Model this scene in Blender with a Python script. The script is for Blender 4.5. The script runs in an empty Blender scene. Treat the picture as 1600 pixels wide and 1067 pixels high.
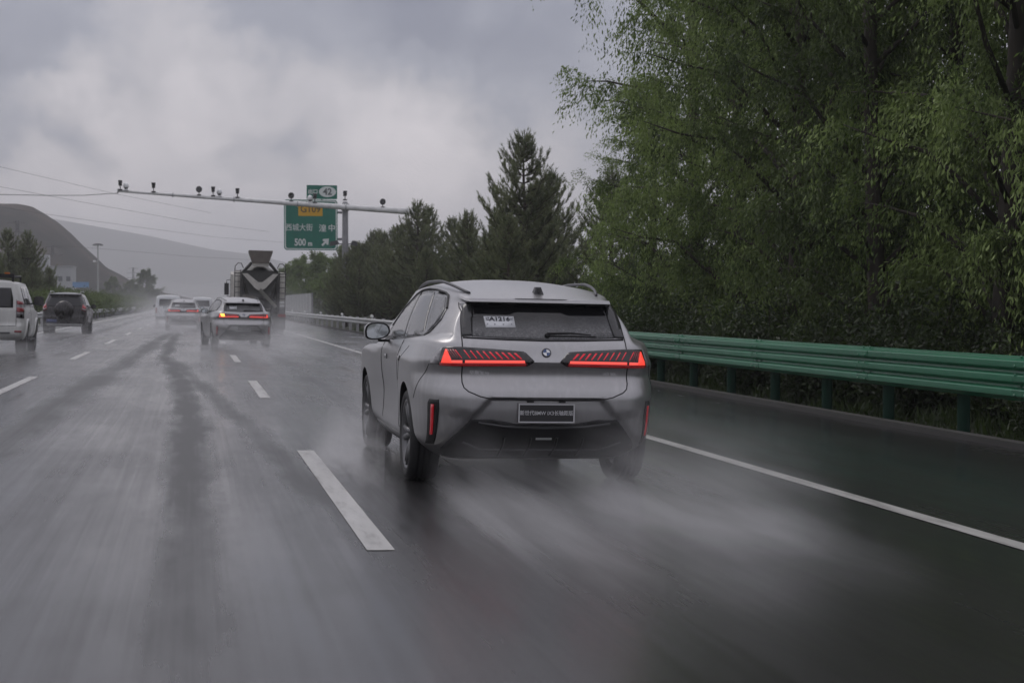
import bpy, bmesh, math, random
from mathutils import Vector, Matrix
from mathutils.bvhtree import BVHTree
from mathutils.geometry import delaunay_2d_cdt
R = math.radians
rnd = random.Random(11)
scene = bpy.context.scene
COL = scene.collection

# ------------------------------------------------------------------ camera
# real-world frame: +Y runs along the motorway, +X to its right, the carriageway falls 1.98 % to the right
SLOPE = 0.0198
TILT = math.atan(SLOPE)
CAM_H = 1.336
cam_data = bpy.data.cameras.new("camera")
cam = bpy.data.objects.new("camera", cam_data)
COL.objects.link(cam)
cam.location = (0, 0, CAM_H)
cam.rotation_euler = (R(90) - math.atan(58.5 / 2500), 0, -math.atan(497 / 2500))
cam_data.sensor_width = 36
cam_data.lens = 2500 / 1600 * 36
cam_data.clip_start = 0.1
cam_data.clip_end = 20000
cam_data.dof.use_dof = True
cam_data.dof.focus_distance = 12.6
cam_data.dof.aperture_fstop = 6.3
scene.camera = cam

# ------------------------------------------------------------------ sky, sun, exposure
SUN_EL, SUN_AZ = R(58), R(-35)
world = bpy.data.worlds.new("World")
scene.world = world
world.use_nodes = True


class NT:
    """small wrapper for wiring shader nodes"""
    def __init__(self, tree):
        self.t = tree
        tree.nodes.clear()

    def n(self, kind, **kw):
        nd = self.t.nodes.new("ShaderNode" + kind)
        ins = kw.pop("ins", {})
        for k, v in kw.items():
            setattr(nd, k, v)
        for k, v in ins.items():
            self.set(nd.inputs[k], v)
        return nd

    def set(self, sock, v):
        if isinstance(v, bpy.types.NodeSocket):
            self.t.links.new(v, sock)
        elif isinstance(v, bpy.types.Node):
            self.t.links.new(v.outputs[0], sock)
        else:
            if sock.type == 'RGBA' and len(v) == 3:
                v = (*v, 1)
            sock.default_value = v

    def math(self, op, a, b=0.0, c=0.0, clamp=False):
        nd = self.n("Math", operation=op, use_clamp=clamp)
        self.set(nd.inputs[0], a); self.set(nd.inputs[1], b); self.set(nd.inputs[2], c)
        return nd.outputs[0]

    def vmath(self, op, a, b=(0, 0, 0), scale=None):
        nd = self.n("VectorMath", operation=op)
        self.set(nd.inputs[0], a)
        if scale is not None:
            self.set(nd.inputs["Scale"], scale)
        else:
            self.set(nd.inputs[1], b)
        return nd.outputs[1] if op in ('DOT_PRODUCT', 'LENGTH', 'DISTANCE') else nd.outputs[0]

    def mix(self, f, a, b, blend='MIX'):
        nd = self.n("Mix", data_type='RGBA', blend_type=blend)
        self.set(nd.inputs[0], f); self.set(nd.inputs[6], a); self.set(nd.inputs[7], b)
        return nd.outputs[2]

    def ramp(self, f, stops, interp='LINEAR'):
        nd = self.n("ValToRGB")
        self.set(nd.inputs[0], f)
        nd.color_ramp.interpolation = interp
        el = nd.color_ramp.elements
        while len(el) < len(stops):
            el.new(0.5)
        for e, (p, c) in zip(el, stops):
            e.position = p
            e.color = (*c, 1) if len(c) == 3 else c
        return nd.outputs[0]

    def smooth(self, f, a, b, lo=0.0, hi=1.0):
        nd = self.n("MapRange", interpolation_type='SMOOTHSTEP')
        self.set(nd.inputs[0], f)
        nd.inputs[1].default_value = a; nd.inputs[2].default_value = b
        nd.inputs[3].default_value = lo; nd.inputs[4].default_value = hi
        return nd.outputs[0]

    def noise(self, vec, scale, detail=3.0, rough=0.5, dist=0.0):
        nd = self.n("TexNoise")
        if vec is not None:
            self.set(nd.inputs["Vector"], vec)
        nd.inputs["Scale"].default_value = scale; nd.inputs["Detail"].default_value = detail
        nd.inputs["Roughness"].default_value = rough; nd.inputs["Distortion"].default_value = dist
        return nd.outputs[0]


def pixdir(px, py):
    """direction in the sky seen at a place of the photograph (1600 x 1067)"""
    v = Vector(((px - 800) / 2500, -(py - 533.5) / 2500, -1))
    return (cam.rotation_euler.to_matrix() @ v).normalized()


def build_world():
    w = NT(world.node_tree)
    sky = w.n("TexSky", sky_type='NISHITA', sun_disc=False)
    sky.sun_elevation = SUN_EL
    sky.sun_rotation = SUN_AZ
    sky.air_density = 1.0; sky.dust_density = 4.0
    tc = w.n("TexCoord").outputs["Generated"]
    warp = w.n("TexNoise"); w.set(warp.inputs["Vector"], tc)
    warp.inputs["Scale"].default_value = 13; warp.inputs["Detail"].default_value = 7; warp.inputs["Roughness"].default_value = .58
    off = w.vmath('SCALE', w.vmath('SUBTRACT', warp.outputs["Color"], (.5, .5, .5)), scale=0.125)
    d = w.vmath('NORMALIZE', w.vmath('ADD', tc, off))
    # the cloud deck: pale breaks (+) and darker bellies (-), each at its place in the sky
    val = None
    for px, py, rad, amp in ((590, 215, 190, .60), (240, 250, 170, .42), (800, 290, 180, .30), (60, 300, 150, .20), (110, 130, 160, -.12),
                             (560, 30, 150, -.55), (760, 60, 170, -.40), (940, 100, 200, -.25), (410, 80, 110, -.12), (300, 60, 120, .14),
                             (420, 235, 60, -.40), (490, 250, 70, -.34), (120, 240, 48, -.40), (40, 190, 70, -.30), (20, 50, 90, -.30), (230, 150, 60, -.12),
                             (700, 150, 80, .12), (330, 130, 90, .10)):
        dd = w.vmath('DOT_PRODUCT', d, tuple(pixdir(px, py)))
        a = math.cos(math.atan(rad * 1.35 / 2500))
        g = w.math('MULTIPLY', w.smooth(dd, a, 1.0), amp)
        val = g if val is None else w.math('ADD', val, g)
    sep = w.n("SeparateXYZ"); w.set(sep.inputs[0], tc)
    fine = w.noise(w.vmath('MULTIPLY', d, (1, 1, 2.2)), 14, 8, .58)
    val = w.math('ADD', val, w.math('MULTIPLY', w.math('SUBTRACT', fine, .5), .8))
    cl = w.ramp(w.math('ADD', w.math('MULTIPLY', val, .50), .5),
                [(0.10, (.13, .142, .20)), (0.38, (.265, .275, .33)), (0.56, (.44, .425, .455)), (0.90, (.74, .69, .71))])
    # overcast: overhead is brighter than the rim of the sky
    up = w.smooth(sep.outputs[2], 0.15, 0.9, 1.0, ZENITH)
    cl = w.vmath('SCALE', cl, scale=w.math('MULTIPLY', up, 9.0 * SKYGAIN))
    both = w.vmath('ADD', cl, w.vmath('SCALE', sky.outputs[0], scale=0.10))
    bg = w.n("Background", ins={"Color": both, "Strength": 0.1})
    out = w.n("OutputWorld", ins={"Surface": bg.outputs[0]})
    world.cycles.sampling_method = 'MANUAL'
    world.cycles.sample_map_resolution = 512


ZENITH = 1.55
SKYGAIN = 1.10
build_world()
sun_d = bpy.data.lights.new("sun", 'SUN')
sun_d.energy = 0.5
sun_d.angle = R(25)
sun_d.color = (1, .97, .93)
sun = bpy.data.objects.new("sun", sun_d)
COL.objects.link(sun)
# the sky node counts its rotation clockwise from +Y
sdir = Vector((math.sin(SUN_AZ) * math.cos(SUN_EL), math.cos(SUN_AZ) * math.cos(SUN_EL), math.sin(SUN_EL)))
sun.rotation_euler = sdir.to_track_quat('Z', 'Y').to_euler()
scene.view_settings.view_transform = 'Standard'
scene.view_settings.look = 'None'
scene.view_settings.exposure = 0.31
scene.view_settings.gamma = 1
cy = scene.cycles
cy.use_denoising = True
cy.volume_bounces = 3
cy.max_bounces = 8
cy.diffuse_bounces = 3
cy.glossy_bounces = 3
cy.transparent_max_bounces = 12
cy.volume_step_rate = 4.0
cy.volume_max_steps = 48
cy.sample_clamp_indirect = 6


# ------------------------------------------------------------------ helpers
class MB:
    """collects shapes and links them as one mesh object"""
    def __init__(self):
        self.v, self.f, self.m, self.s = [], [], [], []
        self.mi, self.sm = 0, False

    def add(self, vs, fs, smooth=None):
        o = len(self.v)
        self.v += [tuple(p) for p in vs]
        sm = self.sm if smooth is None else smooth
        for f in fs:
            self.f.append([o + i for i in f]); self.m.append(self.mi); self.s.append(sm)
        return self

    def box(self, c, d, rot=None, taper=1.0):
        vs = []
        for z in (-1, 1):
            k = taper if z > 0 else 1.0
            for x, y in ((-1, -1), (1, -1), (1, 1), (-1, 1)):
                p = Vector((x * d[0] / 2 * k, y * d[1] / 2 * k, z * d[2] / 2))
                if rot is not None:
                    p = rot @ p
                vs.append(p + Vector(c))
        return self.add(vs, [(3, 2, 1, 0), (4, 5, 6, 7), (0, 1, 5, 4), (1, 2, 6, 5), (2, 3, 7, 6), (3, 0, 4, 7)], False)

    def tube(self, pts, rad, n=8, caps=True, flat=1.0):
        pts = [Vector(p) for p in pts]
        rad = rad if isinstance(rad, (list, tuple)) else [rad] * len(pts)
        vs, fs = [], []
        ref = None
        for i, p in enumerate(pts):
            t = (pts[min(i + 1, len(pts) - 1)] - pts[max(i - 1, 0)]).normalized()
            if ref is None:
                ref = t.orthogonal().normalized()
                if abs(t.z) < .9:
                    ref = (Vector((0, 0, 1)) - t * t.z).normalized()
            ref = (ref - t * ref.dot(t)).normalized()
            b = t.cross(ref)
            for k in range(n):
                a = 2 * math.pi * (k + .5) / n
                vs.append(p + ref * (math.cos(a) * rad[i]) + b * (math.sin(a) * rad[i] * flat))
        for i in range(len(pts) - 1):
            for k in range(n):
                fs.append((i * n + k, i * n + (k + 1) % n, (i + 1) * n + (k + 1) % n, (i + 1) * n + k))
        self.add(vs, fs, n > 5)
        if caps:
            self.add(vs[:n], [tuple(range(n - 1, -1, -1))], False)
            self.add(vs[-n:], [tuple(range(n))], False)
        return self

    def lathe(self, prof, c=(0, 0, 0), axis='Z', n=32, sx=1.0):
        """prof: (radius, height) pairs round an axis"""
        vs, fs = [], []
        for r, h in prof:
            for k in range(n):
                a = 2 * math.pi * k / n
                u, w = r * math.cos(a), r * math.sin(a)
                p = (u, w, h) if axis == 'Z' else ((h, u, w) if axis == 'X' else (w, h, u))
                vs.append((p[0] + c[0], p[1] + c[1], p[2] + c[2]))
        for i in range(len(prof) - 1):
            for k in range(n):
                fs.append((i * n + k, i * n + (k + 1) % n, (i + 1) * n + (k + 1) % n, (i + 1) * n + k))
        return self.add(vs, fs, True)

    def prism(self, poly, h0, h1, axis='Z'):
        """poly extruded between two heights along an axis; poly is given in the two other coordinates"""
        def p3(a, b, h):
            return (a, b, h) if axis == 'Z' else ((h, a, b) if axis == 'X' else (a, h, b))
        n = len(poly)
        vs = [p3(a, b, h0) for a, b in poly] + [p3(a, b, h1) for a, b in poly]
        fs = [tuple(range(n - 1, -1, -1)), tuple(range(n, 2 * n))]
        fs += [(i, (i + 1) % n, n + (i + 1) % n, n + i) for i in range(n)]
        return self.add(vs, fs, False)

    def grid(self, rows, smooth=True, close=False):
        """rows: lists of equally many points"""
        n = len(rows[0])
        vs = [p for r in rows for p in r]
        fs = []
        for i in range(len(rows) - 1):
            for k in range(n - 1 + (1 if close else 0)):
                fs.append((i * n + k, i * n + (k + 1) % n, (i + 1) * n + (k + 1) % n, (i + 1) * n + k))
        return self.add(vs, fs, smooth)

    def mesh(self, name, mats, fix=False):
        me = bpy.data.meshes.new(name)
        me.from_pydata(self.v, [], self.f)
        for mt in (mats if isinstance(mats, (list, tuple)) else [mats]):
            me.materials.append(mt)
        me.polygons.foreach_set("material_index", self.m)
        me.polygons.foreach_set("use_smooth", self.s)
        if fix:
            bm = bmesh.new(); bm.from_mesh(me)
            bmesh.ops.remove_doubles(bm, verts=bm.verts, dist=1e-4)
            bmesh.ops.dissolve_degenerate(bm, edges=bm.edges, dist=1e-5)
            bmesh.ops.recalc_face_normals(bm, faces=bm.faces)
            bm.to_mesh(me); bm.free()
        me.update()
        return me

    def build(self, name, mats, parent=None, fix=True, loc=None, rot=None):
        o = bpy.data.objects.new(name, self.mesh(name, mats, fix))
        COL.objects.link(o)
        if parent is not None:
            o.parent = parent
        if loc is not None:
            o.location = loc
        if rot is not None:
            o.rotation_euler = rot
        return o


def tag(o, label, cat=None, group=None, kind=None):
    if label: o["label"] = label
    if cat: o["category"] = cat
    if group: o["group"] = group
    if kind: o["kind"] = kind
    return o


def thing(name, loc=(0, 0, 0), rot=(0, 0, 0), label=None, cat=None, group=None):
    o = bpy.data.objects.new(name, None)
    COL.objects.link(o)
    o.empty_display_size = .2
    o.location = loc; o.rotation_euler = rot
    return tag(o, label, cat, group)


def copy_tree(o, parent=None):
    """a thing with copies of its parts and sub-parts; meshes are shared"""
    c = o.copy()
    COL.objects.link(c)
    if parent is not None:
        c.parent = parent
    for ch in list(o.children):
        copy_tree(ch, c)
    return c


def gz(x):
    """height of the carriageway at x"""
    return -SLOPE * x


def text_mesh(name, body, size, mat, parent, M, depth=.002, align='CENTER', bold=0.0, sx=1.0):
    """lettering as a thin solid; M places it (letters run along local x, up is local y)"""
    cu = bpy.data.curves.new(name, 'FONT')
    cu.body = body; cu.size = size; cu.align_x = align; cu.align_y = 'CENTER'
    cu.extrude = depth; cu.offset = bold; cu.resolution_u = 3
    tmp = bpy.data.objects.new(name, cu)
    COL.objects.link(tmp)
    dg = bpy.context.evaluated_depsgraph_get()
    me = bpy.data.meshes.new_from_object(tmp.evaluated_get(dg))
    bpy.data.objects.remove(tmp)
    bpy.data.curves.remove(cu)
    me.transform(M @ Matrix.Diagonal((sx, 1, 1, 1)))
    me.materials.clear(); me.materials.append(mat)
    me.name = name
    o = bpy.data.objects.new(name, me)
    COL.objects.link(o)
    o.parent = parent
    return o


# facing backwards along the road (towards the camera), letters upright
FACE = Matrix.Rotation(R(90), 4, 'X')
MATS = {}


def mat(name, color, rough=.5, metal=0.0, spec=.5, emit=None, estr=0.0, coat=0.0, trans=0.0, bump=None, var=None, coatrough=.05):
    """a principled material; var=(scale, amount, stretch) mottles the colour, bump=(scale, strength) roughens it"""
    m = bpy.data.materials.new(name)
    m.use_nodes = True
    t = NT(m.node_tree)
    b = t.n("BsdfPrincipled")
    out = t.n("OutputMaterial", ins={"Surface": b.outputs[0]})
    b.inputs["Base Color"].default_value = (*color, 1)
    b.inputs["Roughness"].default_value = rough
    b.inputs["Metallic"].default_value = metal
    b.inputs["Specular IOR Level"].default_value = spec
    b.inputs["Coat Weight"].default_value = coat
    b.inputs["Coat Roughness"].default_value = coatrough
    if emit:
        b.inputs["Emission Color"].default_value = (*emit, 1)
        b.inputs["Emission Strength"].default_value = estr
    tc = t.n("TexCoord").outputs["Object"]
    if var:
        v = tc if len(var) < 3 else t.vmath('MULTIPLY', tc, var[2])
        nz = t.noise(v, var[0], 5, .6)
        lo = tuple(c * (1 - var[1]) for c in color); hi = tuple(min(1, c * (1 + var[1])) for c in color)
        t.set(b.inputs["Base Color"], t.ramp(nz, [(.3, lo), (.7, hi)]))
        t.set(b.inputs["Roughness"], t.smooth(nz, .3, .7, max(.02, rough * .85), min(1, rough * 1.15)))
    if bump:
        bp = t.n("Bump", ins={"Strength": bump[1], "Height": t.noise(tc, bump[0], 4, .6)})
        bp.inputs["Distance"].default_value = .01
        t.set(b.inputs["Normal"], bp.outputs[0])
    MATS[name] = m
    return m


# ------------------------------------------------------------------ materials
def road_material():
    m = bpy.data.materials.new("wet_asphalt"); m.use_nodes = True
    t = NT(m.node_tree)
    b = t.n("BsdfPrincipled"); t.n("OutputMaterial", ins={"Surface": b.outputs[0]})
    co = t.n("TexCoord").outputs["Object"]
    sp = t.n("SeparateXYZ"); t.set(sp.inputs[0], co)
    x, y = sp.outputs[0], sp.outputs[1]
    # strips where tyres have squeezed the water out (they wander like the traffic did)
    wob = t.math('MULTIPLY', t.math('SUBTRACT', t.noise(t.vmath('MULTIPLY', co, (.02, .12, .1)), 1.0, 2), .5), .35)
    xx = t.math('ADD', x, wob)
    q = t.math('MAXIMUM', t.math('SUBTRACT', y, 12), 0)
    c1 = t.math('ADD', t.math('MULTIPLY', t.math('MULTIPLY', q, q), -.00083), -.02)
    c1 = t.math('MAXIMUM', c1, -.75)
    c2 = t.math('MAXIMUM', t.math('ADD', t.math('MULTIPLY', t.math('SUBTRACT', y, 13.6), -.052), .80), -.75)
    c3 = t.math('ADD', t.math('MULTIPLY', y, .013), -2.0)
    bands = None
    edge = t.math('MULTIPLY', t.math('SUBTRACT', t.noise(t.vmath('MULTIPLY', co, (3, .5, 1)), 1.4, 5, .6), .5), .34)
    for c, wd, a in ((c1, .12, .85), (c2, .10, .6), (c3, .17, .7), (2.1, .20, .35), (3.7, .2, .35), (-4.2, .22, .4), (-5.6, .22, .3)):
        dist = t.math('ADD', t.math('ABSOLUTE', t.math('SUBTRACT', xx, c)), edge)
        g = t.math('MULTIPLY', t.smooth(dist, wd * .2, wd * 2.4, a, 0.0), t.smooth(y, 4.0, 13.0, .25, 1.0))
        bands = g if bands is None else t.math('MAXIMUM', bands, g)
    # streaks of draining and blown water run along the road, puddled patches lie between
    st = t.math('ADD', t.math('MULTIPLY', t.noise(t.vmath('MULTIPLY', co, (2.6, .10, 1)), 1.0, 5, .6), .58), t.math('MULTIPLY', t.noise(t.vmath('MULTIPLY', co, (15, .10, 1)), 1.0, 4, .65), .42))
    pat = t.noise(t.vmath('MULTIPLY', co, (.55, .16, 1)), 1.0, 5, .6)
    grain = t.noise(co, 140, 3, .7)
    wet = t.math('ADD', t.math('MULTIPLY', st, .55), t.math('MULTIPLY', pat, .75))
    wet = t.smooth(wet, .42, .85)
    wet = t.math('SUBTRACT', wet, t.math('MULTIPLY', bands, .75), clamp=True)
    col = t.mix(wet, (.014, .0137, .014), (.022, .0216, .0235))
    col = t.mix(t.math('MULTIPLY', bands, .65), col, (.009, .0088, .009))
    col = t.mix(t.smooth(grain, .35, .75, 0, .30), col, (.045, .0435, .044))
    t.set(b.inputs["Base Color"], col)
    t.set(b.inputs["Roughness"], t.math('ADD', t.math('MULTIPLY', wet, -.18), t.math('ADD', .31, t.math('MULTIPLY', bands, .14))))
    t.set(b.inputs["Specular IOR Level"], t.math('ADD', .45, t.math('MULTIPLY', wet, .33)))
    h = t.math('ADD', t.math('MULTIPLY', grain, t.math('SUBTRACT', 1.05, wet)), t.math('MULTIPLY', t.noise(t.vmath('MULTIPLY', co, (11, .35, 1)), 1.0, 3, .5), .30))
    bp = t.n("Bump", ins={"Strength": .17, "Height": h}); bp.inputs["Distance"].default_value = .006
    t.set(b.inputs["Normal"], bp.outputs[0])
    return m


def ground_material():
    m = bpy.data.materials.new("grassy_ground"); m.use_nodes = True
    t = NT(m.node_tree)
    b = t.n("BsdfPrincipled"); t.n("OutputMaterial", ins={"Surface": b.outputs[0]})
    co = t.n("TexCoord").outputs["Object"]
    a = t.noise(co, .35, 6, .65); c = t.noise(co, 4.0, 5, .65)
    col = t.ramp(t.math('ADD', t.math('MULTIPLY', a, .5), t.math('MULTIPLY', c, .5)),
                 [(.30, (.020, .019, .014)), (.48, (.030, .034, .017)), (.62, (.040, .052, .020)), (.8, (.06, .06, .034))])
    t.set(b.inputs["Base Color"], col); b.inputs["Roughness"].default_value = .85
    bp = t.n("Bump", ins={"Strength": .8, "Height": c}); bp.inputs["Distance"].default_value = .08
    t.set(b.inputs["Normal"], bp.outputs[0])
    return m


def hill_material(name, lo, mid, hi, sc):
    m = bpy.data.materials.new(name); m.use_nodes = True
    t = NT(m.node_tree)
    b = t.n("BsdfPrincipled"); t.n("OutputMaterial", ins={"Surface": b.outputs[0]})
    co = t.n("TexCoord").outputs["Object"]
    a = t.noise(co, sc, 8, .62)
    t.set(b.inputs["Base Color"], t.ramp(a, [(.35, lo), (.5, mid), (.68, hi)]))
    b.inputs["Roughness"].default_value = .95; b.inputs["Specular IOR Level"].default_value = .1
    return m


def paint_line_material():
    m = bpy.data.materials.new("worn_road_paint"); m.use_nodes = True
    t = NT(m.node_tree)
    b = t.n("BsdfPrincipled"); t.n("OutputMaterial", ins={"Surface": b.outputs[0]})
    co = t.n("TexCoord").outputs["Object"]
    a = t.noise(t.vmath('MULTIPLY', co, (6, .9, 1)), 1.5, 6, .65)
    t.set(b.inputs["Base Color"], t.ramp(a, [(.30, (.20, .193, .182)), (.48, (.40, .393, .378)), (.8, (.52, .512, .495))]))
    b.inputs["Roughness"].default_value = .32
    bp = t.n("Bump", ins={"Strength": .25, "Height": t.noise(co, 60, 3)}); bp.inputs["Distance"].default_value = .004
    t.set(b.inputs["Normal"], bp.outputs[0])
    return m


def leaf_material(name, dark, light, trans=.35, rough=.5):
    m = bpy.data.materials.new(name); m.use_nodes = True
    t = NT(m.node_tree)
    g = t.n("NewGeometry").outputs["Random Per Island"]
    co = t.n("TexCoord").outputs["Object"]
    cl = t.noise(co, .55, 3, .6)
    f = t.math('ADD', t.math('MULTIPLY', g, .45), t.math('MULTIPLY', t.smooth(cl, .38, .62), .55))
    col = t.ramp(f, [(.1, dark), (.9, light)])
    b = t.n("BsdfPrincipled"); t.set(b.inputs["Base Color"], col)
    b.inputs["Roughness"].default_value = rough; b.inputs["Specular IOR Level"].default_value = .35
    tr = t.n("BsdfTranslucent"); t.set(tr.inputs[0], t.mix(.5, col, (.10, .16, .03), 'MIX'))
    mx = t.n("MixShader"); mx.inputs[0].default_value = trans
    t.set(mx.inputs[1], b.outputs[0]); t.set(mx.inputs[2], tr.outputs[0])
    t.n("OutputMaterial", ins={"Surface": mx.outputs[0]})
    return m


def car_paint(name, color, metal, rough, coat):
    """painted metal, beaded and streaked by rain"""
    m = bpy.data.materials.new(name); m.use_nodes = True
    t = NT(m.node_tree)
    b = t.n("BsdfPrincipled"); t.n("OutputMaterial", ins={"Surface": b.outputs[0]})
    co = t.n("TexCoord").outputs["Object"]
    run = t.noise(t.vmath('MULTIPLY', co, (22, 22, 1.6)), 1.0, 5, .65)
    big = t.noise(t.vmath('MULTIPLY', co, (3, 1.2, 1.2)), 1.0, 4, .6)
    film_or_haze = t.math('MULTIPLY', t.smooth(run, .42, .70), t.smooth(big, .3, .7, .25, 1))
    lo = tuple(c * .90 for c in color); hi = tuple(min(1, c * 1.06) for c in color)
    t.set(b.inputs["Base Color"], t.mix(film_or_haze, lo, hi))
    b.inputs["Metallic"].default_value = metal
    t.set(b.inputs["Roughness"], t.math('ADD', rough, t.math('MULTIPLY', film_or_haze, .10)))
    b.inputs["Coat Weight"].default_value = coat; b.inputs["Coat Roughness"].default_value = .22
    drops = t.n("TexVoronoi", feature='SMOOTH_F1'); t.set(drops.inputs["Vector"], co); drops.inputs["Scale"].default_value = 110
    bp = t.n("Bump", ins={"Strength": .10, "Height": t.smooth(drops.outputs["Distance"], .05, .4, 1, 0)}); bp.inputs["Distance"].default_value = .002
    t.set(b.inputs["Normal"], bp.outputs[0])
    return m


def car_glass(name, color, rough, film_or_haze=0.0, zlo=1.1, zhi=1.35):
    """dark glazing; film = reflected haze painted as a pale band, fading upwards from the lower edge"""
    m = bpy.data.materials.new(name); m.use_nodes = True
    t = NT(m.node_tree)
    b = t.n("BsdfPrincipled"); t.n("OutputMaterial", ins={"Surface": b.outputs[0]})
    b.inputs["Roughness"].default_value = rough
    b.inputs["Specular IOR Level"].default_value = .55
    b.inputs["Base Color"].default_value = (*color, 1)
    co = t.n("TexCoord").outputs["Object"]
    if film_or_haze:
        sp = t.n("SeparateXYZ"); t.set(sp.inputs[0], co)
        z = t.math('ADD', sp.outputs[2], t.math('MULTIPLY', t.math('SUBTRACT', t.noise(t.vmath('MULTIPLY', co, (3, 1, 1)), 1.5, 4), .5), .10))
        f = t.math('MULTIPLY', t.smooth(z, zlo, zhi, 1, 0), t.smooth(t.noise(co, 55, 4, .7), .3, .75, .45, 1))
        t.set(b.inputs["Base Color"], t.mix(t.math('MULTIPLY', f, film_or_haze), color, (.17, .17, .175)))  # window reflection and haze put into the glass colour
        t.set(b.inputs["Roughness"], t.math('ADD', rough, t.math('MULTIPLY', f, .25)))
    drops = t.noise(co, 90, 3, .7)
    bp = t.n("Bump", ins={"Strength": .06, "Height": drops}); bp.inputs["Distance"].default_value = .002
    t.set(b.inputs["Normal"], bp.outputs[0])
    return m


M_ROAD = road_material()
M_GROUND = ground_material()
M_LINE = paint_line_material()
M_PAINT = car_paint("frosted_grey_paint", (.43, .425, .43), .72, .30, .35)
M_WHITEPAINT = car_paint("white_paint", (.62, .62, .60), .0, .28, .6)
M_DARKPAINT = car_paint("dark_brown_paint", (.012, .009, .009), .15, .26, .7)
M_VANPAINT = car_paint("pale_van_paint", (.70, .71, .72), .0, .3, .5)
M_GLASS = car_glass("tinted_glass", (.012, .012, .014), .04)
M_SIDEGLASS = car_glass("rain_sheen_side_glass", (.115, .116, .120), .16)  # grey base carries sky reflection as well as rain mist
M_REARGLASS = car_glass("painted_haze_rear_glass", (.009, .009, .010), .07, .80, 1.16, 1.30)
mat("black_plastic", (.010, .010, .011), .50, spec=.35, bump=(220, .1))
mat("grey_plastic", (.055, .055, .058), .5)
mat("gloss_black", (.008, .008, .009), .10, coat=.6)
mat("fin_black", (.03, .03, .031), .22, coat=.3)
mat("rubber", (.018, .018, .019), .72, bump=(160, .3))
mat("alloy", (.36, .36, .37), .30, metal=.85)
mat("rim_grey", (.15, .15, .155), .38, metal=.7)
mat("dark_alloy", (.07, .07, .075), .35, metal=.7)
mat("chrome", (.65, .65, .66), .12, metal=1)
mat("mirror_silver", (.62, .66, .68), .06, metal=1)
mat("lamp_black", (.010, .007, .008), .12, coat=.5)
mat("lamp_clear", (.22, .21, .22), .10, coat=.9)
mat("lamp_red_dark", (.05, .002, .003), .15, coat=.8, emit=(.6, .004, .008), estr=.16)
mat("lamp_red", (.12, .006, .010), .25, emit=(1.0, .030, .060), estr=.36)
mat("lamp_bar", (.15, .01, .01), .25, emit=(1.0, .105, .085), estr=.85)
mat("lamp_corner", (.2, .02, .015), .25, emit=(1.0, .075, .050), estr=.74)
mat("lamp_amber", (.5, .25, .03), .25, emit=(1.0, .40, .05), estr=2.6)
mat("reflector_red", (.20, .010, .016), .22, coat=.7, emit=(.5, .012, .022), estr=.22)  # faint glow added to the red; the bumper reflectors are no lamps
mat("lamp_red_passive", (.23, .016, .020), .22, coat=.7)
mat("plate_black", (.022, .021, .023), .35)
mat("plate_blue", (.05, .07, .18), .4)
mat("silver_print", (.55, .55, .56), .35, metal=.3)
mat("paper", (.66, .67, .69), .6)
mat("ink", (.035, .035, .045), .6)
mat("pale_ink", (.42, .43, .46), .6)
mat("badge_blue", (.022, .065, .20), .2, coat=.8)
mat("badge_white", (.80, .81, .83), .25, coat=.8)
mat("badge_ring", (.035, .035, .045), .2, coat=.6)
mat("galvanised", (.42, .43, .43), .42, metal=.45, var=(2.5, .18, (1, .12, 1)))
mat("white_tube", (.68, .68, .67), .4, var=(3, .15))
mat("pole_grey", (.27, .27, .28), .5, var=(3, .15))
mat("device_dark", (.03, .03, .032), .5)
mat("device_white", (.78, .79, .79), .35)
mat("device_grey", (.22, .23, .22), .5)
mat("sign_green", (.004, .150, .102), .45, var=(2.0, .12))
mat("sign_white", (.66, .70, .68), .5)
mat("sign_yellow", (.62, .34, .012), .5)
mat("sign_ink", (.09, .065, .03), .5)
mat("sign_grey", (.10, .12, .12), .5)
mat("rail_green", (.012, .140, .066), .30, metal=.0, spec=.45, coat=.25, coatrough=.2, var=(1.2, .22, (2, .10, 2)))
mat("post_green", (.006, .024, .015), .85, spec=.15, var=(3, .3))  # near-black green: shade behind the beam put into the paint
mat("reflector_white", (.85, .86, .84), .3)
mat("concrete", (.045, .044, .041), .8, var=(1.2, .2), bump=(30, .3))
mat("barrier_grey", (.34, .35, .355), .65, var=(.6, .12))
mat("bark", (.050, .042, .034), .9, var=(6, .45, (1, 1, .2)), bump=(25, .6))
mat("pine_bark", (.060, .045, .036), .9, var=(6, .4), bump=(25, .6))
mat("truck_dark", (.040, .040, .037), .6, var=(2.5, .35))
mat("truck_drum", (.090, .088, .072), .55, var=(1.6, .30))
mat("truck_cream", (.52, .50, .46), .5, var=(2, .2))
mat("truck_hopper", (.115, .100, .085), .65, var=(2.0, .35))
mat("building_wall", (.34, .35, .36), .7, var=(.12, .15))
mat("building_window", (.05, .06, .07), .2)
mat("blue_panel", (.16, .29, .50), .5)
mat("wire", (.035, .035, .038), .6)
mat("orange_plastic", (.55, .16, .03), .4)
M_LEAF = leaf_material("poplar_leaf", (.050, .080, .025), (.35, .45, .155), .42)
M_LEAF2 = leaf_material("dark_leaf", (.028, .044, .016), (.125, .17, .058), .36)
M_SHADE = leaf_material("shade_leaf", (.012, .019, .008), (.045, .068, .024), .25)  # leaves darkened so the colour holds the shade under the trees
M_NEEDLE = leaf_material("pine_needle", (.070, .084, .046), (.23, .25, .135), .32, .6)
M_HEDGE = leaf_material("hedge_leaf", (.050, .075, .024), (.17, .22, .07), .35)
M_PALELEAF = leaf_material("pale_leaf", (.07, .105, .035), (.20, .27, .095), .35)
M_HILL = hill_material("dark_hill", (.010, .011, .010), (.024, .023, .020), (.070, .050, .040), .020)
M_RIDGE = hill_material("far_ridge", (.05, .055, .055), (.075, .08, .075), (.10, .10, .09), .004)

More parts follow.
